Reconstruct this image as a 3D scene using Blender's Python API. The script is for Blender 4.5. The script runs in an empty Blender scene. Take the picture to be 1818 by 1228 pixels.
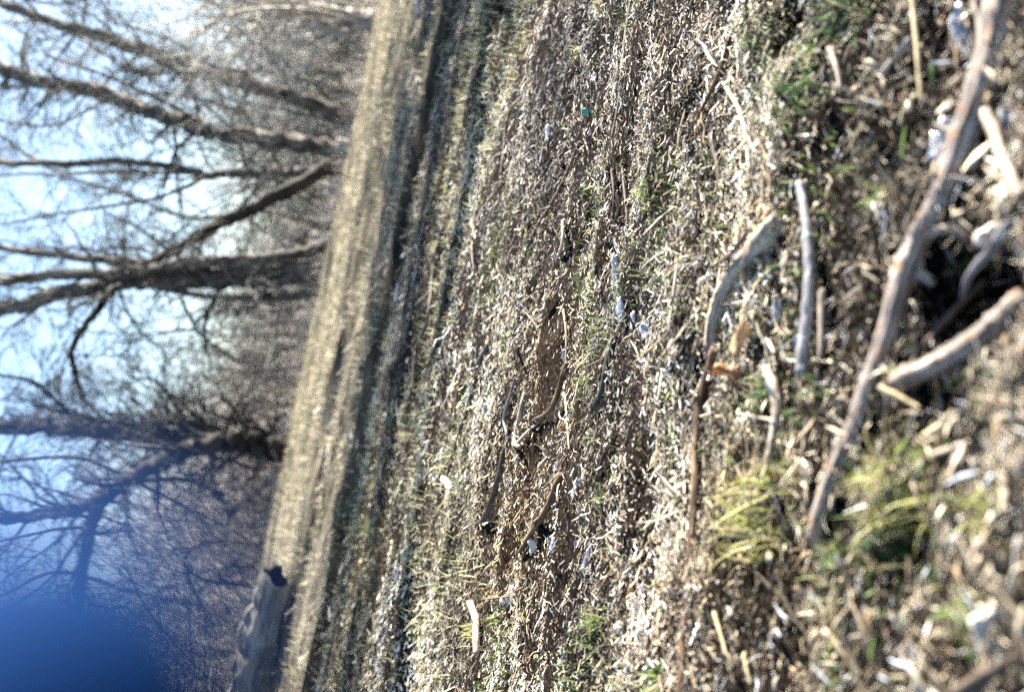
import bpy, math
import numpy as np
from mathutils import Matrix, Vector

rng = np.random.default_rng(11)
SC = bpy.context.scene
COL = SC.collection
R = math.radians

# ------------------------------------------------------------------ camera
CAM_H = 0.55
FOC = 40.0
PX = FOC / 36.0 * 1818.0            # focal length in photograph pixels
PITCH, ROLL = R(10.66), R(12.0)     # camera held on its side: picture left is up
fwd = np.array([0, math.cos(PITCH), -math.sin(PITCH)])
upv = np.array([0, math.sin(PITCH), math.cos(PITCH)])
rgt = np.array([1.0, 0, 0])
Xc = -math.cos(ROLL) * upv + math.sin(ROLL) * rgt
Yc = math.sin(ROLL) * upv + math.cos(ROLL) * rgt
Zc = -fwd
CPOS = np.array([0, 0, CAM_H])
cam_data = bpy.data.cameras.new("camera")
cam = bpy.data.objects.new("camera", cam_data)
COL.objects.link(cam)
cam.matrix_world = Matrix(((Xc[0], Yc[0], Zc[0], 0), (Xc[1], Yc[1], Zc[1], 0),
                           (Xc[2], Yc[2], Zc[2], CAM_H), (0, 0, 0, 1)))
cam_data.lens = FOC
cam_data.sensor_width = 36
cam_data.clip_start = 0.01
cam_data.clip_end = 3000
cam_data.dof.use_dof = True
cam_data.dof.focus_distance = 2.3
cam_data.dof.aperture_fstop = 3.2
SC.camera = cam

# ------------------------------------------------------------------ light
SUN_AZ, SUN_EL = R(61), R(31)       # azimuth measured from +Y towards +X
world = bpy.data.worlds.new("World")
SC.world = world
world.use_nodes = True
wn = world.node_tree
bg = wn.nodes["Background"]
sky = wn.nodes.new("ShaderNodeTexSky")
sky.sky_type = 'NISHITA'
sky.sun_disc = False
sky.sun_elevation = SUN_EL
sky.sun_rotation = SUN_AZ
sky.air_density = 1.0
sky.dust_density = 1.1
sky.ozone_density = 2.6
wn.links.new(sky.outputs[0], bg.inputs[0])
bg.inputs[1].default_value = 0.058
sl = bpy.data.lights.new("sun", 'SUN')
sl.energy = 5.0
sl.angle = R(0.53)
sl.color = (1.0, 0.955, 0.87)
sun = bpy.data.objects.new("sun", sl)
COL.objects.link(sun)
sd = Vector((math.sin(SUN_AZ) * math.cos(SUN_EL), math.cos(SUN_AZ) * math.cos(SUN_EL), math.sin(SUN_EL)))
sun.rotation_euler = sd.to_track_quat('Z', 'Y').to_euler()
sun.location = (20, 20, 30)
SC.view_settings.view_transform = 'Standard'
SC.view_settings.look = 'None'
SC.view_settings.exposure = 2.65
SC.view_settings.gamma = 1.0
SC.render.engine = 'CYCLES'
SC.cycles.use_denoising = False
SC.cycles.max_bounces = 4
SC.cycles.diffuse_bounces = 1
SC.cycles.transparent_max_bounces = 6
SC.cycles.caustics_reflective = False
SC.cycles.caustics_refractive = False

# ------------------------------------------------------------------ noise and terrain
def _hash(ix, iy, seed):
    h = (ix.astype(np.int64) * 374761393 + iy.astype(np.int64) * 668265263 + seed * 974711) & 0xFFFFFFFF
    h = ((h ^ (h >> 13)) * 1274126177) & 0xFFFFFFFF
    h = h ^ (h >> 16)
    return (h & 0xFFFFFF) / float(0xFFFFFF)

def vnoise(x, y, seed=0):
    x = np.asarray(x, float); y = np.asarray(y, float)
    ix, iy = np.floor(x), np.floor(y)
    fx, fy = x - ix, y - iy
    fx = fx * fx * (3 - 2 * fx); fy = fy * fy * (3 - 2 * fy)
    a = _hash(ix, iy, seed); b = _hash(ix + 1, iy, seed)
    c = _hash(ix, iy + 1, seed); d = _hash(ix + 1, iy + 1, seed)
    return (a * (1 - fx) + b * fx) * (1 - fy) + (c * (1 - fx) + d * fx) * fy

def fbm(x, y, seed=0, octv=4):
    s, a, t = 0.0, 0.5, 0.0
    for k in range(octv):
        s = s + a * (vnoise(x * 2 ** k, y * 2 ** k, seed + 17 * k) - 0.5)
        a *= 0.5
    return s * 2

def sstep(a, b, v):
    t = np.clip((v - a) / (b - a), 0, 1)
    return t * t * (3 - 2 * t)

A_DIR = R(24)                       # the drift lines of the flood litter
PITS = []                           # (x, y, rx, ry, depth), filled from the photograph below

def H(x, y):
    x = np.asarray(x, float); y = np.asarray(y, float)
    th = drift(y)
    s = -np.sin(th) * x + np.cos(th) * y; t = np.cos(th) * x + np.sin(th) * y
    z = 0.05 * fbm(x / 1.3, y / 1.3, 3) + 0.034 * fbm(t / 0.40, s / 0.15, 9, 3)
    z = z + 0.022 * fbm(x / 0.08, y / 0.06, 21, 3) * sstep(9, 5, y)
    near = sstep(12, 5, y)
    z = z * (0.35 + 0.65 * near)
    yw = y + 0.5 * fbm(x / 3.0, y / 9.0, 31) - 0.03 * x
    z = z - 0.03 * sstep(4.8, 6.7, yw) * sstep(7.1, 6.97, yw)
    z = z + 0.07 * sstep(6.97, 7.06, yw) + 0.06 * sstep(7.2, 9.5, yw)
    z = z + 0.17 * sstep(9.5, 17.5, yw) - 0.12 * sstep(19, 30, yw)
    z = z + 0.10 * fbm(x / 7.0, yw / 0.8, 41, 3) * sstep(7.4, 8.4, yw) * sstep(40, 20, yw)
    z = z + 0.05 * fbm(x / 2.2, yw / 0.35, 43, 2) * sstep(7.2, 8.0, yw) * sstep(30, 14, yw)
    z = z + 0.035 * fbm(x / .30, y / .14, 45, 2) * sstep(6.6, 7.4, yw) * sstep(18, 11, yw)
    for (px, py, rx, ry, dp) in PITS:
        q = ((x - px) / rx) ** 2 + ((y - py) / ry) ** 2
        z = z - dp * np.exp(-q * 1.6)
    return z

def drift(y):
    """direction of the drift lines: oblique close by, level further off"""
    return np.interp(y, [.8, 1.6, 3.0, 5.5], [R(34), R(27), R(14), R(3)])

def streak(x, y, a, b_, seed):
    th = drift(y)
    return fbm((np.cos(th) * x + np.sin(th) * y) / a, (-np.sin(th) * x + np.cos(th) * y) / b_, seed)

def ray(px, py):
    return fwd + (px - 909.0) / PX * Xc + (614.0 - py) / PX * Yc

def G(px, py):
    """photograph pixel -> the point of the ground it shows"""
    d = ray(px, py)
    z = 0.0
    p = CPOS
    for _ in range(14):
        k = (z - CAM_H) / d[2]
        if k <= 0 or k > 60:
            k = 60
        p = CPOS + d * k
        z = 0.5 * z + 0.5 * float(H(p[0], p[1]))
    return np.array([p[0], p[1], float(H(p[0], p[1]))])

def P(px, py, Y):
    d = ray(px, py)
    return CPOS + d * (Y / d[1])

for (px, py, rx, ry, dp) in [(1222, 190, .055, .05, .08), (1410, 45, .05, .06, .07), (1705, 530, .06, .08, .10),
                             (1000, 110, .10, .08, .025), (1270, 300, .03, .05, .025), (1660, 720, .05, .05, .03),
                             (1330, 690, .03, .03, .03), (1600, 970, .05, .05, .04), (1570, 560, .05, .06, .025),
                             (960, 1005, .03, .04, .025), (990, 540, .03, .04, .02), (1500, 240, .04, .04, .03)]:
    g = G(px, py)
    PITS.append((g[0], g[1], rx, ry, dp))

# ground tint zones: damp soil, straw drifts, bare earth, darker patches, and painted shade in hollows (px, py, half-sizes in px, tint)
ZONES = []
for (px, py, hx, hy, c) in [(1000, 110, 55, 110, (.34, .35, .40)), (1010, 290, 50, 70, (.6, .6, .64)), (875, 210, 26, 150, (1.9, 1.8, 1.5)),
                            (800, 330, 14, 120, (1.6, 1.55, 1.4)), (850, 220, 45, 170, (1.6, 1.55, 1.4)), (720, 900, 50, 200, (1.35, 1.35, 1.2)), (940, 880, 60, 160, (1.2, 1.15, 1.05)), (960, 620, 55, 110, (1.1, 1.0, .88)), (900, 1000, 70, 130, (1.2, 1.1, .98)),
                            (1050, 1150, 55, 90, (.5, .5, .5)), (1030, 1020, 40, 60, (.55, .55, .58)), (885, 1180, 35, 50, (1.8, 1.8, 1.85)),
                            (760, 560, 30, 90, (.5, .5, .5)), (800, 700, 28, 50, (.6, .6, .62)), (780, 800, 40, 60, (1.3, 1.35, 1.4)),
                            (640, 1000, 40, 200, (1.5, 1.5, 1.1)), (1235, 200, 45, 75, (.24, .23, .22)), (1420, 70, 70, 70, (.36, .42, .33)),  # last two entries: shade of the dark hollows painted into the tint
                            (1700, 540, 60, 90, (.22, .22, .22)), (1130, 540, 50, 60, (.7, .75, .85)), (1120, 740, 40, 60, (.6, .62, .62)),  # first entry: the thickest branch's shadow painted into the tint
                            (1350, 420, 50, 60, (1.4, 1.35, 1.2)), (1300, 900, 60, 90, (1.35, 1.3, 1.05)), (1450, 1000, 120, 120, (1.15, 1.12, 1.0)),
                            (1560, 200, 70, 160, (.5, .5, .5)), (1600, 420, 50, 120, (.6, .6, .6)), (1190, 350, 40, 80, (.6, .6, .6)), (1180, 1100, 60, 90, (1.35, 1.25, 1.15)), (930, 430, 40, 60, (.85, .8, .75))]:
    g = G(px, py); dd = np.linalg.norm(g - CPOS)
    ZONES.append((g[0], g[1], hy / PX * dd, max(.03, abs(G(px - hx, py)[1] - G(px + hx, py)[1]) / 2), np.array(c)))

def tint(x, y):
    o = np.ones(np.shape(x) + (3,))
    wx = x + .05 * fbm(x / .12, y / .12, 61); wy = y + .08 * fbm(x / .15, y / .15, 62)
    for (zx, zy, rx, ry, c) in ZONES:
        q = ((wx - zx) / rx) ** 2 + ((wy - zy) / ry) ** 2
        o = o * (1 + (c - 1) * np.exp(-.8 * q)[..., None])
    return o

# ------------------------------------------------------------------ mesh helpers
def mesh_np(name, V, F, col=None, tub=None, smooth=True):
    V = np.asarray(V, np.float32); F = np.asarray(F, np.int32)
    n, k = F.shape
    me = bpy.data.meshes.new(name)
    me.vertices.add(len(V)); me.vertices.foreach_set("co", V.ravel())
    me.loops.add(n * k); me.loops.foreach_set("vertex_index", F.ravel())
    me.polygons.add(n)
    me.polygons.foreach_set("loop_start", np.arange(n, dtype=np.int32) * k)
    me.polygons.foreach_set("loop_total", np.full(n, k, np.int32))
    me.polygons.foreach_set("use_smooth", np.full(n, smooth, bool))
    if col is not None:
        a = me.attributes.new("Col", 'FLOAT_COLOR', 'POINT')
        c = np.ones((len(V), 4), np.float32); c[:, :3] = col
        a.data.foreach_set("color", c.ravel())
    if tub is not None:
        a = me.attributes.new("tube", 'FLOAT_VECTOR', 'POINT')
        a.data.foreach_set("vector", np.asarray(tub, np.float32).ravel())
    me.update(calc_edges=True)
    me.validate()
    return me

def obj(name, me, mat=None, parent=None, loc=None):
    o = bpy.data.objects.new(name, me)
    COL.objects.link(o)
    if mat is not None and me is not None:
        me.materials.append(mat)
    if parent is not None:
        o.parent = parent
    if loc is not None:
        o.location = loc
    return o

def tag(o, label=None, cat=None, group=None, kind=None):
    if label: o["label"] = label
    if cat: o["category"] = cat
    if group: o["group"] = group
    if kind: o["kind"] = kind
    return o

def empty(name, loc):
    o = bpy.data.objects.new(name, None)
    o.empty_display_size = 0.05
    COL.objects.link(o)
    o.location = loc
    return o

def catmull(pts, n):
    pts = np.asarray(pts, float)
    if len(pts) == 2:
        return pts[0] + (pts[1] - pts[0]) * np.linspace(0, 1, n)[:, None]
    p = np.vstack([2 * pts[0] - pts[1], pts, 2 * pts[-1] - pts[-2]])
    m = len(pts) - 1
    out = []
    for u in np.linspace(0, m - 1e-6, n):
        i = int(u); t = u - i
        a, b, c, d = p[i], p[i + 1], p[i + 2], p[i + 3]
        out.append(0.5 * (2 * b + (c - a) * t + (2 * a - 5 * b + 4 * c - d) * t * t + (3 * b - 3 * c + d - a) * t ** 3))
    return np.array(out)

def tubes(Pt, Rd, sides=3, flat=None, twist=None):
    """Pt (N,S,3) paths, Rd (N,S) radii -> verts, quads, tube coords, path index per vert"""
    Pt = np.asarray(Pt, float); Rd = np.asarray(Rd, float)
    N, S, _ = Pt.shape
    T = np.gradient(Pt, axis=1)
    T /= np.linalg.norm(T, axis=2, keepdims=True) + 1e-12
    ref = np.where(np.abs(T[:, :1, 2:3]) > 0.85, np.array([1.0, 0, 0]), np.array([0, 0, 1.0]))
    ref = np.broadcast_to(ref, Pt.shape)
    U = np.cross(T, ref); U /= np.linalg.norm(U, axis=2, keepdims=True) + 1e-12
    W = np.cross(U, T)
    ang = np.arange(sides) * 2 * math.pi / sides
    if twist is None:
        twist = np.zeros(N)
    A = ang[None, None, :] + np.asarray(twist)[:, None, None]
    ca, sa = np.cos(A), np.sin(A)
    fl = 1.0 if flat is None else np.asarray(flat)[:, None, None, None]
    V = Pt[:, :, None, :] + Rd[:, :, None, None] * (U[:, :, None, :] * ca[..., None] + W[:, :, None, :] * sa[..., None] * fl)
    L = np.concatenate([np.zeros((N, 1)), np.cumsum(np.linalg.norm(np.diff(Pt, axis=1), axis=2), axis=1)], 1)
    tub = np.stack([np.broadcast_to(ca, (N, S, sides)), np.broadcast_to(sa, (N, S, sides)),
                    np.broadcast_to(L[:, :, None], (N, S, sides))], -1)
    base = (np.arange(N) * S * sides)[:, None, None]
    i = np.arange(S - 1)[None, :, None] * sides
    j = np.arange(sides)[None, None, :]
    j2 = (j + 1) % sides
    a = base + i + j; b = base + i + j2; c = base + i + sides + j2; d = base + i + sides + j
    F = np.stack([a, b, c, d], -1).reshape(-1, 4)
    idx = np.repeat(np.arange(N), S * sides)
    return V.reshape(-1, 3), F, tub.reshape(-1, 3), idx

def limb_mesh(name, path, rad, sides=12, rough=0.10, org=None, knots=0, seed=0, ragged=True):
    """one woody piece: an uneven tapered tube with knots and broken, closed ends"""
    r = np.random.default_rng(seed)
    path = np.asarray(path, float); S = len(path)
    rad = np.asarray(rad, float).copy()
    for _ in range(knots):
        k = r.integers(1, S - 1); rad *= 1 + r.uniform(.10, .28) * np.exp(-((np.arange(S) - k) / .7) ** 2)
    # rounded / broken ends
    T0 = path[0] - path[1]; T0 /= np.linalg.norm(T0) + 1e-9
    T1 = path[-1] - path[-2]; T1 /= np.linalg.norm(T1) + 1e-9
    path = np.vstack([path[0] + T0 * rad[0] * .35, path[0] + T0 * rad[0] * .3, path, path[-1] + T1 * rad[-1] * .3, path[-1] + T1 * rad[-1] * .35])
    rad = np.concatenate([[rad[0] * .05, rad[0] * .8], rad, [rad[-1] * .8, rad[-1] * .05]])
    V, F, tub, _ = tubes(path[None], rad[None], sides)
    S2 = len(path)
    a = np.arange(sides)
    ridge = r.normal(0, 1, sides)
    nz = np.zeros((S2, sides))
    cur = r.normal(0, 1, sides)
    for i in range(S2):
        cur = .86 * cur + .5 * r.normal(0, 1, sides)
        nz[i] = 0.35 * ridge + 0.55 * np.where(cur < -.9, cur * 1.6, cur * .7) + (.25 * r.normal(0, 1, sides) if sides > 12 else 0)
    if ragged:
        nz[1] += r.normal(0, 1.6, sides); nz[-2] += r.normal(0, 1.6, sides)
    C = np.repeat(path, sides, 0)
    V = C + (V - C) * (1 + rough * nz.reshape(-1, 1))
    if ragged:
        for row, TT, rr in ((1, T0, rad[1]), (S2 - 2, T1, rad[-2])):
            V[row * sides:(row + 1) * sides] += TT * (r.uniform(-.2, .9, sides)[:, None] * rr)
    if org is not None:
        V = V - np.asarray(org)
    tub = tub * np.array([1, 1, 1.0])
    tub[:, :2] *= np.repeat(rad, sides)[:, None]
    return mesh_np(name, V, F, tub=tub)

# ------------------------------------------------------------------ materials
MATS = {}
def nt(name):
    m = bpy.data.materials.new(name); m.use_nodes = True
    t = m.node_tree; b = t.nodes["Principled BSDF"]
    MATS[name] = m
    return m, t, b

def ramp(t, stops):
    n = t.nodes.new("ShaderNodeValToRGB")
    cr = n.color_ramp
    while len(cr.elements) < len(stops): cr.elements.new(0.5)
    for e, (p, c) in zip(cr.elements, stops):
        e.position = p; e.color = (*c, 1)
    return n

def wood(name, dark, light, rough=0.7, scale=60.0, stretch=0.08, bump=0.5, spec=0.15, lichen=None):
    m, t, b = nt(name)
    at = t.nodes.new("ShaderNodeAttribute"); at.attribute_name = "tube"
    mp = t.nodes.new("ShaderNodeMapping"); mp.inputs["Scale"].default_value = (1, 1, stretch)
    oi = t.nodes.new("ShaderNodeObjectInfo")
    t.links.new(at.outputs["Vector"], mp.inputs["Vector"])
    n1 = t.nodes.new("ShaderNodeTexNoise"); n1.noise_dimensions = '4D'
    n1.inputs["Scale"].default_value = scale; n1.inputs["Detail"].default_value = 7; n1.inputs["Roughness"].default_value = 0.65
    mul = t.nodes.new("ShaderNodeMath"); mul.operation = 'MULTIPLY'; mul.inputs[1].default_value = 37.0
    t.links.new(oi.outputs["Random"], mul.inputs[0]); t.links.new(mul.outputs[0], n1.inputs["W"])
    t.links.new(mp.outputs[0], n1.inputs["Vector"])
    mid = tuple((a + c) / 2 for a, c in zip(dark, light))
    rp = ramp(t, [(0.38, dark), (0.5, mid), (0.62, light)])
    t.links.new(n1.outputs["Fac"], rp.inputs[0])
    n2 = t.nodes.new("ShaderNodeTexNoise"); n2.inputs["Scale"].default_value = scale * .16
    n2.inputs["Detail"].default_value = 3
    t.links.new(at.outputs["Vector"], n2.inputs["Vector"])
    mx = t.nodes.new("ShaderNodeMix"); mx.data_type = 'RGBA'; mx.blend_type = 'MULTIPLY'
    rp2 = ramp(t, [(0.35, (.55, .52, .5)), (0.65, (1.15, 1.12, 1.1))])
    t.links.new(n2.outputs["Fac"], rp2.inputs[0])
    mx.inputs[0].default_value = 0.8
    t.links.new(rp.outputs[0], mx.inputs[6]); t.links.new(rp2.outputs[0], mx.inputs[7])
    out = mx.outputs[2]
    if lichen:
        n3 = t.nodes.new("ShaderNodeTexNoise"); n3.inputs["Scale"].default_value = scale * .3; n3.inputs["Detail"].default_value = 5
        t.links.new(at.outputs["Vector"], n3.inputs["Vector"])
        r3 = ramp(t, [(0.55, (0, 0, 0)), (0.66, (1, 1, 1))])
        t.links.new(n3.outputs["Fac"], r3.inputs[0])
        m3 = t.nodes.new("ShaderNodeMix"); m3.data_type = 'RGBA'
        t.links.new(r3.outputs[0], m3.inputs[0]); t.links.new(out, m3.inputs[6]); m3.inputs[7].default_value = (*lichen, 1)
        out = m3.outputs[2]
    t.links.new(out, b.inputs["Base Color"])
    b.inputs["Roughness"].default_value = rough
    b.inputs["Specular IOR Level"].default_value = spec
    bp = t.nodes.new("ShaderNodeBump"); bp.inputs["Strength"].default_value = bump; bp.inputs["Distance"].default_value = 0.6 / scale
    t.links.new(n1.outputs["Fac"], bp.inputs["Height"]); t.links.new(bp.outputs[0], b.inputs["Normal"])
    return m

wood("grey_stick", (.055, .048, .043), (.46, .40, .35), scale=200, bump=1.0, stretch=.05, lichen=(.30, .15, .07))
wood("pale_stick", (.15, .12, .09), (.58, .49, .39), scale=240, bump=1.0, stretch=.05)
wood("dark_stick", (.02, .016, .013), (.14, .105, .08), bump=.9, rough=.6, scale=260)
wood("brown_stick", (.035, .021, .013), (.22, .14, .085), bump=.9, rough=.65, scale=260)
wood("blue_grey_stick", (.10, .10, .105), (.36, .35, .36), rough=.5, scale=260)
wood("black_green_stick", (.018, .022, .018), (.07, .08, .065), rough=.4, scale=240)
wood("straw_stick", (.34, .27, .15), (.66, .56, .36), rough=.55, scale=300)
wood("tree_bark", (.02, .018, .016), (.24, .215, .185), scale=16, stretch=.12, bump=1.0, rough=.85, lichen=(.24, .24, .21))
wood("dark_bark", (.012, .011, .010), (.075, .066, .058), scale=16, stretch=.12, bump=1.0, rough=.85)
wood("pale_bark", (.22, .19, .16), (.58, .53, .47), scale=18, stretch=.12, bump=.8, rough=.8)
wood("log_bark", (.07, .062, .052), (.44, .40, .34), scale=14, stretch=.10, bump=1.0, rough=.8, lichen=(.34, .33, .29))
wood("hollow_wood", (.006, .005, .004), (.03, .022, .016), scale=20, bump=1.0, rough=.95)

def vcol(name, rough=.55, spec=.4, trans=0.0, noise=True):
    m, t, b = nt(name)
    at = t.nodes.new("ShaderNodeAttribute"); at.attribute_name = "Col"
    out = at.outputs["Color"]
    if noise:
        tc = t.nodes.new("ShaderNodeTexCoord")
        n = t.nodes.new("ShaderNodeTexNoise"); n.inputs["Scale"].default_value = 180; n.inputs["Detail"].default_value = 4
        t.links.new(tc.outputs["Object"], n.inputs["Vector"])
        rp = ramp(t, [(.3, (.6, .58, .55)), (.7, (1.2, 1.2, 1.2))])
        t.links.new(n.outputs["Fac"], rp.inputs[0])
        mx = t.nodes.new("ShaderNodeMix"); mx.data_type = 'RGBA'; mx.blend_type = 'MULTIPLY'; mx.inputs[0].default_value = 1
        t.links.new(out, mx.inputs[6]); t.links.new(rp.outputs[0], mx.inputs[7])
        out = mx.outputs[2]
    t.links.new(out, b.inputs["Base Color"])
    b.inputs["Roughness"].default_value = rough
    b.inputs["Specular IOR Level"].default_value = spec
    if trans > 0:
        tr = t.nodes.new("ShaderNodeBsdfTranslucent"); t.links.new(out, tr.inputs["Color"])
        ms = t.nodes.new("ShaderNodeMixShader"); ms.inputs[0].default_value = trans
        t.links.new(b.outputs[0], ms.inputs[1]); t.links.new(tr.outputs[0], ms.inputs[2])
        t.links.new(ms.outputs[0], t.nodes["Material Output"].inputs["Surface"])
    return m

vcol("litter", rough=.65, spec=.12)
vcol("blade", rough=.5, spec=.2, trans=.35, noise=False)
vcol("twigs", rough=.75, spec=.15, noise=False)

def plain(name, c1, c2, scale=40, rough=.6, spec=.4, bump=.3, trans=0.0):
    m, t, b = nt(name)
    tc = t.nodes.new("ShaderNodeTexCoord")
    n = t.nodes.new("ShaderNodeTexNoise"); n.inputs["Scale"].default_value = scale; n.inputs["Detail"].default_value = 6
    t.links.new(tc.outputs["Object"], n.inputs["Vector"])
    rp = ramp(t, [(.35, c1), (.65, c2)])
    t.links.new(n.outputs["Fac"], rp.inputs[0]); t.links.new(rp.outputs[0], b.inputs["Base Color"])
    b.inputs["Roughness"].default_value = rough; b.inputs["Specular IOR Level"].default_value = spec
    bp = t.nodes.new("ShaderNodeBump"); bp.inputs["Strength"].default_value = bump; bp.inputs["Distance"].default_value = .3 / scale
    t.links.new(n.outputs["Fac"], bp.inputs["Height"]); t.links.new(bp.outputs[0], b.inputs["Normal"])
    if trans > 0:
        tr = t.nodes.new("ShaderNodeBsdfTranslucent"); t.links.new(rp.outputs[0], tr.inputs["Color"])
        ms = t.nodes.new("ShaderNodeMixShader"); ms.inputs[0].default_value = trans
        t.links.new(b.outputs[0], ms.inputs[1]); t.links.new(tr.outputs[0], ms.inputs[2])
        t.links.new(ms.outputs[0], t.nodes["Material Output"].inputs["Surface"])
    return m

plain("blue_flake", (.20, .21, .235), (.50, .52, .56), 140, .3, .6, .8)
plain("pale_flake", (.42, .36, .28), (.70, .63, .53), 90, .5)
plain("orange_leaf", (.30, .13, .045), (.50, .31, .15), 70, .5, trans=.45)
plain("tan_leaf", (.44, .28, .13), (.66, .47, .27), 70, .5, trans=.35)
plain("teal_flake", (.02, .22, .20), (.05, .34, .30), 70, .3)
plain("violet_flake", (.05, .06, .28), (.14, .15, .45), 70, .3)
plain("grey_stone", (.20, .20, .20), (.38, .37, .36), 60, .6)
plain("tan_stone", (.42, .34, .24), (.62, .54, .42), 60, .6)
plain("glove", (.0002, .022, .095), (.0003, .027, .115), 900, .9, .1)

# ------------------------------------------------------------------ ground
def axis(fine, a, b, grow):
    v = [a]; s = fine
    while v[-1] < b:
        v.append(v[-1] + s); s *= grow
    return v
ys = sorted(set(np.round(np.concatenate([-np.array(axis(.05, 0, 6, 1.2)), np.linspace(0, .6, 10),
            np.array(axis(.022, .6, 3.6, 1.0)), np.array(axis(.026, 3.6, 6.6, 1.008)), np.arange(6.6, 7.5, .022), np.array(axis(.035, 7.5, 900, 1.03))]), 4)))
xp = np.concatenate([np.arange(0, 1.1, .025), np.array(axis(.025, 1.1, 700, 1.07))])
xs = np.array(sorted(set(np.round(np.concatenate([-xp, xp]), 4)))); ys = np.array(ys)
XX, YY = np.meshgrid(xs, ys)
ZZ = H(XX, YY)
nx, ny = len(xs), len(ys)
Vg = np.stack([XX, YY, ZZ], -1).reshape(-1, 3)
ii = (np.arange(ny - 1)[:, None] * nx + np.arange(nx - 1)[None, :]).ravel()
Fg = np.stack([ii, ii + 1, ii + nx + 1, ii + nx], -1)
m, t, b = nt("soil")
geo = t.nodes.new("ShaderNodeNewGeometry")
def tex(scale, detail=6, vec=None, rough=.6):
    n = t.nodes.new("ShaderNodeTexNoise"); n.inputs["Scale"].default_value = scale; n.inputs["Detail"].default_value = detail
    n.inputs["Roughness"].default_value = rough
    t.links.new(vec if vec else geo.outputs["Position"], n.inputs["Vector"]); return n
mp = t.nodes.new("ShaderNodeMapping"); mp.inputs["Rotation"].default_value = (0, 0, -A_DIR); mp.inputs["Scale"].default_value = (.65, 1, 1)
t.links.new(geo.outputs["Position"], mp.inputs["Vector"])
nf = tex(160, 6, mp.outputs[0], .75)
rpf = ramp(t, [(.46, (.006, .005, .0045)), (.57, (.022, .018, .015)), (.66, (.09, .075, .06)), (.76, (.32, .27, .21))])
t.links.new(nf.outputs["Fac"], rpf.inputs[0])
nl = tex(1.6, 4, mp.outputs[0]); rpl = ramp(t, [(.38, (.62, .55, .5)), (.62, (1.15, 1.05, .95))])
t.links.new(nl.outputs["Fac"], rpl.inputs[0])
m1 = t.nodes.new("ShaderNodeMix"); m1.data_type = 'RGBA'; m1.blend_type = 'MULTIPLY'; m1.inputs[0].default_value = 1
t.links.new(rpf.outputs[0], m1.inputs[6]); t.links.new(rpl.outputs[0], m1.inputs[7])
atc = t.nodes.new("ShaderNodeAttribute"); atc.attribute_name = "Col"
m0 = t.nodes.new("ShaderNodeMix"); m0.data_type = 'RGBA'; m0.blend_type = 'MULTIPLY'; m0.inputs[0].default_value = 1
t.links.new(m1.outputs[2], m0.inputs[6]); t.links.new(atc.outputs["Color"], m0.inputs[7])
# dry grass turf past the drift line
mp2 = t.nodes.new("ShaderNodeMapping"); mp2.inputs["Scale"].default_value = (.12, 1.3, 1)
t.links.new(geo.outputs["Position"], mp2.inputs["Vector"])
nt2 = tex(2.2, 9, mp2.outputs[0], .7)
rpt = ramp(t, [(.38, (.025, .023, .02)), (.49, (.07, .062, .046)), (.60, (.17, .145, .105)), (.74, (.42, .38, .30))])
t.links.new(nt2.outputs["Fac"], rpt.inputs[0])
sx = t.nodes.new("ShaderNodeSeparateXYZ"); t.links.new(geo.outputs["Position"], sx.inputs[0])
mr = t.nodes.new("ShaderNodeMapRange"); mr.inputs[1].default_value = 6.0; mr.inputs[2].default_value = 8.0
t.links.new(sx.outputs["Y"], mr.inputs[0])
m2 = t.nodes.new("ShaderNodeMix"); m2.data_type = 'RGBA'
t.links.new(mr.outputs[0], m2.inputs[0]); t.links.new(m0.outputs[2], m2.inputs[6]); ng = tex(26, 5, mp2.outputs[0], .7)
rpg = ramp(t, [(.38, (.35, .35, .33)), (.5, (.85, .85, .83)), (.64, (1.5, 1.45, 1.35))]); t.links.new(ng.outputs["Fac"], rpg.inputs[0])
mg = t.nodes.new("ShaderNodeMix"); mg.data_type = 'RGBA'; mg.blend_type = 'MULTIPLY'; mg.inputs[0].default_value = 1
t.links.new(rpt.outputs[0], mg.inputs[6]); t.links.new(rpg.outputs[0], mg.inputs[7]); t.links.new(mg.outputs[2], m2.inputs[7])
t.links.new(m2.outputs[2], b.inputs["Base Color"])
b.inputs["Roughness"].default_value = .9; b.inputs["Specular IOR Level"].default_value = .03
bp = t.nodes.new("ShaderNodeBump"); bp.inputs["Strength"].default_value = 1; bp.inputs["Distance"].default_value = .006
t.links.new(nf.outputs["Fac"], bp.inputs["Height"]); t.links.new(bp.outputs[0], b.inputs["Normal"])
tag(obj("ground", mesh_np("ground", Vg, Fg, col=np.clip(tint(XX, YY).reshape(-1, 3), 0, 2)), m), "brown soil floodplain rising to a low grassy bank", None, None, "structure")

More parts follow.
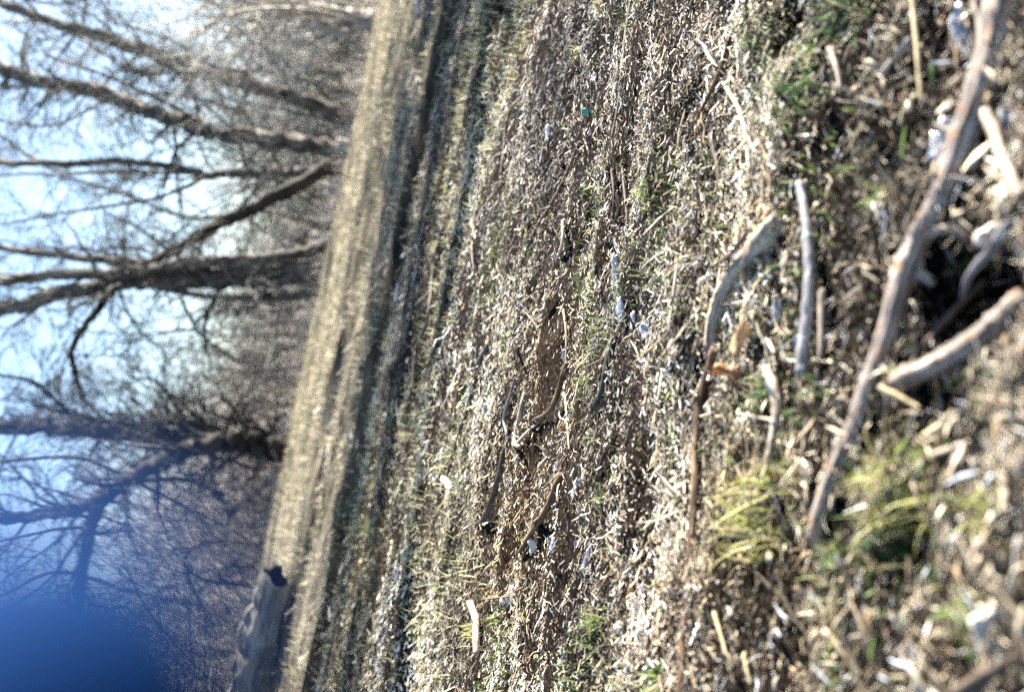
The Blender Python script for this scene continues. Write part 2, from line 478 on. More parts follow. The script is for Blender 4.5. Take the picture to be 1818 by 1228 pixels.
# ------------------------------------------------------------------ litter (uncountable shreds of wood and straw)
PAL = np.array([[.47, .385, .275], [.68, .60, .46], [.27, .215, .155], [.12, .095, .07], [.018, .015, .013],
                [.46, .485, .53], [.58, .54, .49], [.36, .25, .15], [.16, .24, .06], [.77, .73, .65]])
def litter(n, y0, y1, lmed, lsig, wmed, pile, seed, margin=.22, power=1.0, weights=None, sides=3, segs=3, outer=0, curv=.5, fat=.45):
    r = np.random.default_rng(seed)
    u = r.random(n)
    y = (y0 ** -power + u * (y1 ** -power - y0 ** -power)) ** (-1 / power) if power else y0 * (y1 / y0) ** u
    x = r.uniform(-1, 1, n) * (.355 * y + margin)
    if outer: x = np.sign(x) * (.345 * y + margin + r.random(n) ** 1.3 * (outer + .35 * y))
    keep = np.ones(n, bool)
    dens = .6 * streak(x, y, .7, .22, 77) + .6 * streak(x, y, .22, .06, 78) + .6 * fbm(x / .45, y / .6, 79)
    keep = r.random(n) < np.clip(.86 + 1.1 * dens, .2, 1)
    x, y, dens = x[keep], y[keep], dens[keep]; n = len(x)
    th = drift(y) + r.normal(0, 1, n) * np.interp(y, [.8, 2, 4], [.8, .6, .45])
    ph = r.normal(0, .36, n)
    L = lmed * np.minimum(np.exp(r.normal(0, lsig, n)), 2.6); w = wmed * np.exp(r.normal(0, .6, n))
    w = np.minimum(w, L * .35)
    d = np.stack([np.cos(th) * np.cos(ph), np.sin(th) * np.cos(ph), np.sin(ph)], -1)
    side = np.stack([-np.sin(th), np.cos(th), np.zeros(n)], -1)
    S = segs
    tt = np.linspace(-.5, .5, S)
    c = r.normal(0, curv, n) * .5
    cz = r.normal(0, curv, n) * .3
    Pt = d[:, None, :] * (tt[None, :, None] * L[:, None, None]) + side[:, None, :] * ((tt[None, :] ** 2 * 2 * c[:, None]) * L[:, None])[..., None]
    Pt[:, :, 2] += (tt[None, :] ** 2 * 2 * cz[:, None]) * L[:, None]
    if S > 2: Pt[:, 1:-1] += r.normal(0, .035, (n, S - 2, 3)) * L[:, None, None]
    base = np.stack([x, y, H(x, y) + w * .5 + np.abs(np.sin(ph)) * L * .35 + pile * r.random(n) ** 2], -1)
    Pt = Pt + base[:, None, :]
    prof = np.ones(S)
    if S > 2: prof[0] = .45; prof[-1] = .25
    else: prof[0] = .9; prof[-1] = .5
    Rd = w[:, None] * .5 * prof[None, :] * (1 + r.normal(0, .15, (n, S)))
    V, F, tub, idx = tubes(Pt, Rd, sides, flat=np.clip(r.normal(fat, .2, n), .15, 1), twist=r.uniform(0, 6.28, n))
    wt = np.array(weights if weights is not None else [.21, .17, .09, .07, .22, .09, .07, .03, .01, .06])
    pick = r.choice(len(PAL), n, p=wt / wt.sum())
    tone = np.clip(1.0 + .8 * fbm(x / .5, y / .7, 97) + .7 * streak(x, y, .5, .2, 99) + .8 * streak(x, y, .14, .06, 98), .12, 2.0)
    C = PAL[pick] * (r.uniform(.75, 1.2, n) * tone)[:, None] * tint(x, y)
    return V, F, np.clip(C[idx], 0, .85), n

def litter_obj(name, label, specs):
    Vs, Fs, Cs, off = [], [], [], 0
    for sp in specs:
        V, F, C, n = litter(**sp)
        Vs.append(V); Fs.append(F + off); Cs.append(C); off += len(V)
    o = obj(name, mesh_np(name, np.vstack(Vs), np.vstack(Fs), col=np.vstack(Cs)), MATS["litter"])
    tag(o, label, "litter", None, "stuff")

NEARW = [.23, .09, .14, .11, .29, .05, .05, .04, .02, .01]
litter_obj("wood_litter", "shredded wood chips and straw strewn over the ground", [
    dict(n=31000, y0=.62, y1=1.7, lmed=.0105, lsig=.65, wmed=.0019, pile=.016, seed=1, power=.5, curv=.15, fat=.35, weights=NEARW),
    dict(n=700, y0=.62, y1=2.0, lmed=.016, lsig=.4, wmed=.0065, pile=.018, seed=5, power=.5, curv=.4, fat=.12, segs=4, weights=NEARW),
    dict(n=80000, y0=1.3, y1=3.4, lmed=.0072, lsig=.6, wmed=.0024, pile=.014, seed=2, power=.6, segs=2, fat=.6),
    dict(n=50000, y0=2.8, y1=8.6, lmed=.0115, lsig=.5, wmed=.0042, pile=.024, seed=3, power=.6, segs=2, fat=.6,
         weights=[.20, .26, .06, .04, .15, .09, .09, .02, .01, .12]),
    dict(n=16000, y0=6.5, y1=17, lmed=.045, lsig=.5, wmed=.007, pile=.03, seed=6, power=.4, segs=2, margin=.8,
         weights=[.25, .25, .08, .1, .14, .03, .05, .02, .0, .08]),
    dict(n=36000, y0=.45, y1=7.0, lmed=.014, lsig=.55, wmed=.0055, pile=.02, seed=7, power=.3, segs=2, outer=.9, fat=.25, weights=NEARW),
    dict(n=2600, y0=.8, y1=4.5, lmed=.018, lsig=.5, wmed=.0052, pile=.02, seed=4, power=.6, segs=3, fat=.25, curv=.15, weights=NEARW),
])
litter_obj("straw_litter", "thin dry straws and rootlets tangled over the wood chips", [
    dict(n=900, y0=.62, y1=1.7, lmed=.030, lsig=.5, wmed=.0016, pile=.02, seed=11, power=.6, segs=5, sides=3, curv=.18, fat=.9,
         weights=[.3, .25, .12, .1, .06, .02, .08, .08, 0, .06]),
    dict(n=2000, y0=1.4, y1=3.6, lmed=.030, lsig=.6, wmed=.0018, pile=.012, seed=12, power=.6, segs=5, sides=3, curv=.18, fat=.9,
         weights=[.25, .22, .14, .18, .16, .02, .04, .08, 0, .05]),
    dict(n=1500, y0=3.2, y1=7.5, lmed=.06, lsig=.6, wmed=.0030, pile=.012, seed=13, power=.6, segs=5, sides=3, curv=.18, fat=.9,
         weights=[.2, .2, .14, .18, .25, .02, .04, .08, 0, .04]),
])

# crumbs of soil and bark: small eight-sided lumps
def crumbs(n, y0, y1, size, seed, power=.6):
    r = np.random.default_rng(seed)
    y = (y0 ** -power + r.random(n) * (y1 ** -power - y0 ** -power)) ** (-1 / power)
    x = r.uniform(-1, 1, n) * (.355 * y + .22)
    s_ = size * np.clip(np.exp(r.normal(0, .4, n)), .3, 1.7)
    O = np.array([[1, 0, 0], [-1, 0, 0], [0, 1, 0], [0, -1, 0], [0, 0, 1], [0, 0, -1]], float)
    FO = np.array([[0, 2, 4], [2, 1, 4], [1, 3, 4], [3, 0, 4], [2, 0, 5], [1, 2, 5], [3, 1, 5], [0, 3, 5]])
    a = r.uniform(0, 6.28, n); ca, sa = np.cos(a), np.sin(a)
    V = O[None] * r.uniform(.45, 1.1, (n, 6, 1)) + r.normal(0, .18, (n, 6, 3))
    V = np.stack([V[..., 0] * ca[:, None] - V[..., 1] * sa[:, None], V[..., 0] * sa[:, None] + V[..., 1] * ca[:, None], V[..., 2] * .8], -1)
    V = V * s_[:, None, None] * .5 + np.stack([x, y, H(x, y) + s_ * .3 + .008 * r.random(n) ** 2], -1)[:, None, :]
    F = (np.arange(n) * 6)[:, None, None] + FO[None]
    pal = np.array([[.13, .10, .07], [.34, .27, .19], [.02, .016, .013], [.55, .45, .33], [.42, .43, .45]])
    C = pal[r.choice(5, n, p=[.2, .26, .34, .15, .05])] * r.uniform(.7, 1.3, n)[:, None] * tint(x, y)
    return V.reshape(-1, 3), F.reshape(-1, 3), np.repeat(np.clip(C, 0, .8), 6, 0)
Vs, Fs, Cs, off = [], [], [], 0
for q in [(10000, 1.2, 3.2, .005, 21), (4000, 2.8, 7.2, .007, 22), (3000, .62, 1.4, .005, 23)]:
    V, F, C = crumbs(*q); Vs.append(V); Fs.append(F + off); Cs.append(C); off += len(V)
tag(obj("soil_crumbs", mesh_np("soil_crumbs", np.vstack(Vs), np.vstack(Fs), col=np.vstack(Cs), smooth=False), MATS["litter"]),
    "crumbly brown soil and bark crumbs between the wood chips", "soil", None, "stuff")

# ------------------------------------------------------------------ grass blades
def blades(x, y, h, w, seed, lean=.5, bend=.6, cols=((.20, .30, .05), (.34, .40, .10)), segs=4, z=None):
    r = np.random.default_rng(seed)
    n = len(x); az = r.uniform(0, 2 * math.pi, n)
    le = np.abs(r.normal(0, lean, n)); hh = h * r.uniform(.5, 1.15, n)
    t = np.linspace(0, 1, segs)
    ang = le[:, None] + bend * r.uniform(.2, 1.3, n)[:, None] * t[None, :]
    dl = hh[:, None] / (segs - 1)
    hor = np.concatenate([np.zeros((n, 1)), np.cumsum(np.sin(ang[:, :-1]) * dl, 1)], 1)
    ver = np.concatenate([np.zeros((n, 1)), np.cumsum(np.cos(ang[:, :-1]) * dl, 1)], 1)
    zb = (H(x, y) if z is None else z) - .002
    C = np.stack([x[:, None] + np.cos(az)[:, None] * hor, y[:, None] + np.sin(az)[:, None] * hor, zb[:, None] + ver], -1)
    face = az + math.pi / 2 + r.normal(0, .5, n)
    sd_ = np.stack([np.cos(face), np.sin(face), np.zeros(n)], -1)
    wp = np.array([1, .95, .7, .12]) if segs == 4 else np.linspace(1, .1, segs)
    W = (w * r.uniform(.6, 1.3, n))[:, None] * wp[None, :] * .5
    A = C - sd_[:, None, :] * W[..., None]; B = C + sd_[:, None, :] * W[..., None]
    V = np.stack([A, B], 2).reshape(-1, 3)
    base = (np.arange(n) * segs * 2)[:, None]; i = np.arange(segs - 1)[None, :] * 2
    F = np.stack([base + i, base + i + 1, base + i + 3, base + i + 2], -1).reshape(-1, 4)
    c0, c1 = np.array(cols[0]), np.array(cols[1])
    mixv = r.random(n)[:, None]
    Cc = (c0 * (1 - mixv) + c1 * mixv) * r.uniform(.7, 1.2, n)[:, None]
    return V, F, np.repeat(Cc, segs * 2, 0)

def scatter_grass(name, label, n, y0, y1, h, w, seed, cols, thr, scale, xm=.42, margin=.4, lean=.6, segs=4, tone=True):
    r = np.random.default_rng(seed)
    y = np.sqrt(r.uniform(y0 ** 2, y1 ** 2, n)); x = r.uniform(-1, 1, n) * (xm * y + margin)
    k = fbm(x / scale / (4 if y1 > 20 else 1), y / scale, seed + 5) > thr
    x, y = x[k], y[k]
    if y1 > 20: h = h * np.clip(.9 + 2.2 * fbm(x / .5, y / .35, seed + 3), .35, 2.6)
    V, F, C = blades(x, y, h, w, seed, lean=lean, cols=cols, segs=segs)
    if y1 > 20:
        C = C * np.repeat(np.clip(1 + 2.4 * fbm(x / 2.5, y / .45, seed + 9), .15, 1.5), segs * 2)[:, None]
    tag(obj(name, mesh_np(name, V, F, col=C), MATS["blade"]), label, "grass", None, "stuff")

scatter_grass("dry_grass", "olive and straw coloured dry grass covering the low bank", 85000, 6.7, 20, .075, .011, 51,
              ((.10, .085, .05), (.70, .61, .41)), -.02, .3, xm=.37, margin=.8, lean=.8, segs=3)
scatter_grass("sprouting_grass", "short green grass sprouting through the litter", 26000, .62, 3.6, .028, .0019, 52,
              ((.06, .14, .03), (.28, .33, .12)), .19, .30, lean=.7)
scatter_grass("pale_grass", "pale yellow green grass at the foot of the bank", 16000, 2.6, 7.2, .05, .0042, 53,
              ((.34, .34, .13), (.76, .69, .44)), .10, .9, lean=.8, segs=3)

# ------------------------------------------------------------------ sticks that can be told apart
def stick(name, cat, label, mat, pts, th, lift=0.0, knots=2, taper=.55, stubs=(), sides=None, seed=0, arch=None):
    """pts: photograph pixels of its run along the ground; th: thickness in photograph pixels at its thick end"""
    gp = np.array([G(*p) for p in pts])
    n = max(8, min(26, 4 * len(pts) + 4))
    if th > 16: n = n * 3
    ppx = catmull(np.array([(p[0], p[1], 0) for p in pts], float), n)
    uu = np.linspace(0, 1, len(pts))
    co = np.polyfit(uu, gp[:, 2], 1 if len(pts) > 2 else 0)
    res = max(0, (gp[:, 2] - np.polyval(co, uu)).max())
    zz = np.polyval(co, np.linspace(0, 1, n)) + .3 * res
    path = []
    for q, z_ in zip(ppx, zz):
        dr = ray(q[0], q[1]); path.append(CPOS + dr * ((z_ - CAM_H) / dr[2]))
    path = np.array(path)
    d = np.linalg.norm(path - CPOS, axis=1)
    u = np.linspace(0, 1, n)
    rad = th * .5 / PX * d.mean() * (1 - (1 - taper) * u)
    gz = H(path[:, 0], path[:, 1])
    r = np.random.default_rng(seed + 900)
    lf = np.interp(u, np.linspace(0, 1, len(arch)), arch) if arch else lift
    base = zz
    path[:, 2] = base + rad * (.45 if th > 16 else .8) + lf + np.clip(.003 * d, .001, .014)
    wob = np.cumsum(r.normal(0, 1, path.shape), 0); wob -= np.linspace(0, 1, n)[:, None] * wob[-1]
    path += wob * rad[:, None] * (.035 if th > 16 else .07)
    org = np.array([path[:, 0].mean(), path[:, 1].mean(), (path[:, 2] - rad).min()])
    sides = sides or (22 if th > 16 else 9 if th > 8 else 6)
    me = limb_mesh(name, path, rad, sides, rough=.13, org=org, knots=knots, seed=seed)
    if not stubs:
        o = obj(name, me, MATS[mat], loc=org)
    else:
        o = empty(name, org)
        obj("stem", me, MATS[mat], o)
        for (f, px, py, tk) in stubs:
            k = int(f * (n - 1)); e = G(px, py); e[2] += rad[k] * .8 + (lf[k] if arch else lift)
            pp = catmull([path[k], (path[k] + e) / 2 + r.normal(0, .3, 3) * rad[k], e], 7)
            rr = tk * .5 / PX * d.mean() * np.linspace(1.1, .6, 7)
            obj("side_branch", limb_mesh("side_branch", pp, rr, max(6, sides - 4), org=org, seed=seed + 5), MATS[mat], o)
    tag(o, label, cat)
    return o

STICKS = [
 ("branch", "thickest grey weathered branch with side stubs, foreground", "grey_stick", [(1800, -30), (1776, 111), (1735, 240), (1690, 360), (1640, 455), (1605, 550), (1575, 640), (1545, 725), (1500, 825), (1470, 910), (1455, 965)], 50, dict(taper=.45, knots=5, lift=.002, stubs=[(.43, 1672, 505, 28), (.37, 1740, 425, 20), (.62, 1620, 700, 12), (.22, 1700, 300, 14), (.8, 1535, 800, 8)])),
 ("branch", "thick grey stick with sunlit edge, entering by the thickest branch's right side", "grey_stick", [(1850, 540), (1790, 590), (1720, 635), (1622, 682)], 40, dict(taper=.85, knots=2, lift=.008, stubs=[(.5, 1735, 660, 12)])),
 ("twig", "pale grey curved twig above the thick straight stick", "blue_grey_stick", [(1840, 410), (1800, 460), (1762, 505), (1750, 545)], 17, dict(lift=.02)),
 ("twig", "dark twig in the shadow beside the thickest branch", "dark_stick", [(1765, 505), (1700, 570), (1645, 635), (1615, 690)], 16, dict(lift=.004)),
 ("twig", "pinkish grey stick forking off near the top of the thickest branch", "pale_stick", [(1765, 190), (1790, 240), (1806, 290), (1830, 350)], 24, dict(lift=.006)),
 ("twig", "slim blue-grey stick standing clear of the thickest branch's left", "blue_grey_stick", [(1446, 335), (1460, 420), (1464, 500), (1457, 590), (1452, 665)], 17, dict(taper=1.2, lift=.012)),
 ("twig", "short pale stick next to the slim blue-grey stick", "pale_stick", [(1482, 525), (1480, 575), (1476, 640)], 14, dict(lift=.008)),
 ("branch", "pale broken branch with notched end beside the orange leaf", "pale_stick", [(1392, 405), (1345, 465), (1306, 510), (1288, 565), (1277, 625)], 34, dict(taper=.75, knots=3, lift=.004, stubs=[(.42, 1330, 520, 18), (.2, 1372, 470, 12), (.75, 1262, 560, 7)])),
 ("branch", "long dark brown stick running from the orange leaf to the frame edge", "brown_stick", [(1283, 625), (1255, 720), (1245, 800), (1245, 880), (1240, 960), (1232, 1060), (1218, 1260)], 17, dict(taper=.6, lift=.003)),
 ("twig", "bleached crooked stick with a thin side twig", "pale_stick", [(1387, 660), (1402, 715), (1396, 775), (1380, 845)], 20, dict(lift=.01, stubs=[(.55, 1330, 738, 7)])),
 ("twig", "thin bent straw-coloured stem near the large shiny flake", "straw_stick", [(1648, -20), (1658, 60), (1664, 130), (1668, 185)], 10, dict(lift=.015)),
 ("twig", "black-green smooth stick with tapered tip on the chips", "black_green_stick", [(1096, 612), (1090, 650), (1078, 695), (1058, 735)], 14, dict(taper=.5)),
 ("twig", "dark curved stick ending in a hooked tip on bare soil", "dark_stick", [(911, 780), (900, 830), (888, 876), (870, 920), (845, 943)], 9, dict(taper=1.1)),
 ("twig", "grooved brown split stick below the hooked dark stick", "brown_stick", [(1009, 845), (982, 903), (955, 945), (930, 984)], 13, dict(taper=.6)),
 ("twig", "dark thin twig lying across the pale broken branch's upper end", "dark_stick", [(1374, 428), (1345, 462), (1314, 482)], 9, dict(lift=.03)),
 ("twig", "brown twig leaning at the edge of the dark hollow", "brown_stick", [(1312, 70), (1288, 140), (1252, 214)], 9, dict(lift=.006)),
 ("twig", "pale bent twig beside the dark hollow", "pale_stick", [(1294, 144), (1327, 202), (1339, 263), (1343, 305)], 9, dict(lift=.004)),
 ("twig", "orange-brown thin twig near the green tuft", "brown_stick", [(1350, 240), (1372, 275), (1383, 335)], 7, dict(lift=.006)),
 ("twig", "dark root strand running below the dark hollow", "dark_stick", [(1270, 240), (1284, 313), (1279, 396)], 10, dict()),
 ("twig", "long dark brown strand crossing the upper litter beside damp black soil", "dark_stick", [(1131, -10), (1117, 82), (1108, 172), (1094, 246)], 8, dict()),
 ("twig", "bundled thin brown twigs slanting across the chips", "brown_stick", [(1038, 256), (1001, 337), (968, 390), (942, 432)], 7, dict(stubs=[(.3, 985, 385, 4)])),
 ("twig", "stubby black stick at the head of a thin curved strand", "dark_stick", [(943, 122), (939, 145), (932, 172)], 10, dict(taper=.7)),
 ("twig", "thin curved strand trailing from the stubby black stick", "dark_stick", [(931, 172), (908, 215), (901, 270), (896, 310)], 5, dict()),
 ("twig", "short dark slanting twig above twin root strands", "dark_stick", [(1088, 300), (1066, 345), (1046, 380)], 8, dict()),
 ("twig", "dark root strand, left one of a short parallel pair", "dark_stick", [(1095, 305), (1098, 350), (1095, 390)], 7, dict()),
 ("twig", "dark root strand, right one of a short parallel pair", "dark_stick", [(1113, 300), (1117, 350), (1121, 398)], 7, dict()),
 ("twig", "long dark twig lying along the pale straw band", "dark_stick", [(860, 300), (851, 376), (845, 440), (848, 480)], 6, dict()),
 ("twig", "dark twig nearest the shaded strip under the bank", "dark_stick", [(816, 272), (806, 320), (795, 362)], 6, dict()),
 ("twig", "pale smooth stick near the centre of the chips", "pale_stick", [(1009, 395), (1006, 436), (995, 466)], 8, dict()),
 ("twig", "long thin dark twig running beside the pale smooth stick", "dark_stick", [(960, 408), (930, 479), (920, 530), (914, 574)], 5, dict()),
 ("twig", "long wavering black strand, nearest to the bank's dark shadow line", "dark_stick", [(797, 405), (779, 472), (768, 565), (745, 629), (740, 690)], 8, dict(knots=3)),
 ("twig", "black broken stick beside the wavering black strand", "dark_stick", [(802, 505), (792, 560), (782, 615), (760, 677), (746, 718)], 9, dict(knots=3)),
 ("branch", "longest dark stick of the middle ground, thin and straight", "dark_stick", [(877, 613), (858, 651), (842, 715), (826, 765), (812, 806)], 9, dict(taper=.6)),
 ("twig", "short brown twig parallel to the longest dark stick", "brown_stick", [(830, 660), (817, 712), (811, 758)], 6, dict()),
 ("twig", "thin black upright twig on pale chips", "dark_stick", [(886, 548), (889, 595), (886, 646)], 5, dict()),
 ("twig", "straight tan stem above the curved bark strip", "pale_stick", [(1008, 552), (1013, 600), (1011, 655)], 5, dict()),
 ("twig", "dark curved bark-covered stick bending like a hook", "brown_stick", [(1018, 648), (1003, 690), (985, 730), (955, 748)], 12, dict(taper=.5)),
 ("twig", "forked pale twig shaped like a wishbone", "pale_stick", [(941, 702), (930, 745), (922, 784), (930, 795)], 9, dict(taper=.8, stubs=[(.85, 957, 752, 8)])),
 ("twig", "grey thin stick crossing in front of the wishbone twig", "blue_grey_stick", [(923, 674), (903, 742), (907, 776), (893, 840)], 6, dict()),
 ("twig", "long straight tan stem beside the hooked bark-covered stick", "pale_stick", [(1008, 678), (1013, 735), (1017, 798)], 5, dict()),
 ("twig", "pale straw lying crosswise beyond the black-green stick", "straw_stick", [(1197, 606), (1170, 628), (1143, 649)], 5, dict(lift=.012)),
 ("twig", "tan stem beside the bluish flakes", "pale_stick", [(1217, 476), (1209, 530), (1201, 588)], 6, dict(lift=.006)),
 ("twig", "dark short twig between bare soil and pale grass", "dark_stick", [(809, 822), (796, 860), (782, 894)], 6, dict()),
 ("twig", "dark grey short stick on the shaded chips beyond the long brown stick", "dark_stick", [(1082, 804), (1070, 838), (1058, 870)], 7, dict()),
 ("driftwood", "chunky bleached driftwood piece with a dark gap beside it", "pale_stick", [(846, 1072), (857, 1100), (858, 1130), (856, 1160)], 15, dict(taper=.7, knots=3)),
 ("twig", "thin brown twig lying level near the bleached driftwood", "brown_stick", [(868, 1065), (898, 1063), (929, 1058)], 5, dict(lift=.006)),
 ("twig", "pale straw stem in the far yellow grass", "straw_stick", [(666, 1073), (655, 1105), (642, 1135)], 5, dict()),
 ("twig", "bleached straight stem low down beside the long brown stick", "straw_stick", [(1286, 1090), (1300, 1140), (1313, 1192)], 8, dict(lift=.006)),
 ("twig", "stubby bleached stick in the blurred near litter", "straw_stick", [(1490, 1126), (1505, 1144), (1521, 1167)], 14, dict(lift=.008)),
 ("twig", "thin green-tan stem touching the stubby bleached stick", "straw_stick", [(1500, 1122), (1516, 1098), (1529, 1080)], 8, dict(lift=.008)),
 ("branch", "black stick cutting the bottom corner of the frame", "dark_stick", [(1740, 1240), (1785, 1208), (1840, 1175)], 28, dict(lift=.012)),
 ("twig", "black upright twig near the blurred pale chunk", "dark_stick", [(1797, 905), (1788, 960), (1775, 1015)], 14, dict(lift=.008)),
 ("twig", "pale grey bent twig in the blurred litter below the thick straight stick", "pale_stick", [(1688, 812), (1715, 800), (1748, 788)], 15, dict(lift=.008)),
 ("twig", "tan twig pointing at the end of the thick straight stick", "straw_stick", [(1670, 780), (1695, 760), (1716, 738)], 12, dict(lift=.01)),
 ("twig", "straw-coloured stub lying across the thickest branch's lower run", "straw_stick", [(1604, 697), (1635, 712), (1667, 731)], 12, dict(lift=.016)),
 ("twig", "bleached short stem low in the near litter", "straw_stick", [(1342, 1165), (1347, 1190), (1352, 1216)], 9, dict(lift=.008)),
 ("twig", "grey twig with a pale bend near the dark green tuft", "pale_stick", [(1500, 95), (1512, 130), (1518, 165)], 11, dict(lift=.012)),
 ("twig", "blue-grey twig angled beside the shiny flake", "blue_grey_stick", [(1640, 80), (1612, 110), (1588, 136)], 11, dict(lift=.01)),
 ("twig", "grey curved twig along the top edge of the near litter", "grey_stick", [(1760, -10), (1770, 40), (1775, 100)], 13, dict(lift=.015)),
 ("twig", "short brown stalk standing near the tan leaf", "straw_stick", [(1300, 615), (1296, 640), (1285, 668)], 6, dict(lift=.012)),
]
for i, (cat, lab, mat, pts, th, kw) in enumerate(STICKS):
    nm = {"branch": "fallen_branch", "twig": "fallen_twig", "driftwood": "driftwood_piece"}[cat]
    stick(nm, cat, lab, mat, pts, th, seed=100 + i, **kw)

# ------------------------------------------------------------------ flakes, leaves, stones
def plate_axes(px, py, ang, tilt):
    c = G(px, py)
    d = np.linalg.norm(c - CPOS)
    ih = -math.sin(R(ang)) * Yc + math.cos(R(ang)) * Xc           # picture direction, angle clockwise from picture right
    iv = math.cos(R(ang)) * Yc + math.sin(R(ang)) * Xc
    lay = lambda v: np.array([v @ rgt, 0, 0]) + (v @ upv) * np.array([0, math.sin(tilt), math.cos(tilt)])
    return c, d, lay(ih), lay(iv)

def flake(name, cat, label, mat, px, py, L, W, ang, tilt=.9, thick=.0022, curl=.25, lobes=0, seed=0, group=None, lift=0):
    r = np.random.default_rng(seed)
    c, d, e1, e2 = plate_axes(px, py, ang, tilt)
    nrm = np.cross(e1, e2); nrm /= np.linalg.norm(nrm)
    if nrm[2] < 0: nrm = -nrm
    a = L * .5 / PX * d; bb = W * .5 / PX * d
    nr, nsg = 5, 18
    V = []
    out = 1 + r.normal(0, .17, nsg) - .22 * np.abs(np.sin(np.linspace(0, 2 * math.pi, nsg, endpoint=False))) * r.random()
    if lobes: out += .28 * np.cos(np.linspace(0, 2 * math.pi, nsg, endpoint=False) * lobes)
    for k in range(nr):
        f = (k + .02) / (nr - 1)
        for j in range(nsg):
            an = 2 * math.pi * j / nsg
            ca, sa = math.cos(an), math.sin(an)
            sq = 1 / max(abs(ca), abs(sa)) ** .35
            u, v = ca * f * out[j] * sq, sa * f * out[j] * sq
            h = curl * (u * u * a * .5 - v * v * bb * .9) + r.normal(0, .03) * bb
            V.append(e1 * u * a + e2 * v * bb + nrm * h)
    V = np.array(V); top = V + nrm * thick * .5; bot = V - nrm * thick * .5
    F = []
    for k in range(nr - 1):
        for j in range(nsg):
            q = (k * nsg + j, k * nsg + (j + 1) % nsg, (k + 1) * nsg + (j + 1) % nsg, (k + 1) * nsg + j)
            F.append(q); F.append(tuple(nr * nsg + x for x in q[::-1]))
    for j in range(nsg):
        p0, p1 = (nr - 1) * nsg + j, (nr - 1) * nsg + (j + 1) % nsg
        F.append((p0, p1, nr * nsg + p1, nr * nsg + p0))
    V = np.vstack([top, bot])
    low = V[:, 2].min()
    org = c + np.array([0, 0, -low * .75 + lift])
    o = obj(name, mesh_np(name, V, F), MATS[mat], loc=org)
    if cat == "leaf":
        pth = np.array([e1 * (u * a) + nrm * (curl * u * u * a * .5 + thick * 1.2) for u in np.linspace(-1.25, .9, 7)])
        obj("vein", limb_mesh("vein", pth, np.linspace(.0009, .0004, 7), 5), MATS["brown_stick"], o)
    tag(o, label, cat, group)

def stone(name, label, mat, px, py, w, h, seed, cat="stone", group=None):
    r = np.random.default_rng(seed)
    c = G(px, py); d = np.linalg.norm(c - CPOS)
    n1, n2 = 9, 14
    V = []
    ph = r.uniform(0, 6, 6)
    for i in range(n1):
        th = math.pi * (i + .02) / (n1 - .96)
        for j in range(n2):
            an = 2 * math.pi * j / n2
            f = 1 + .16 * math.sin(2 * an + ph[0]) * math.sin(th) + .12 * math.sin(3 * an + 2 * th + ph[1]) + .07 * math.sin(5 * th + ph[2] + 4 * an) + r.normal(0, .03)
            V.append((math.sin(th) * math.cos(an) * f, math.sin(th) * math.sin(an) * f * .8, math.cos(th) * f * .75))
    V = np.array(V) * np.array([h * .5 / PX * d, w * .6 / PX * d, w * .5 / PX * d])
    F = [(i * n2 + j, i * n2 + (j + 1) % n2, (i + 1) * n2 + (j + 1) % n2, (i + 1) * n2 + j) for i in range(n1 - 1) for j in range(n2)]
    F = [f[::-1] for f in F]
    o = obj(name, mesh_np(name, V, F), MATS[mat], loc=c + np.array([0, 0, -V[:, 2].min() * .8]))
    tag(o, label, cat, group)

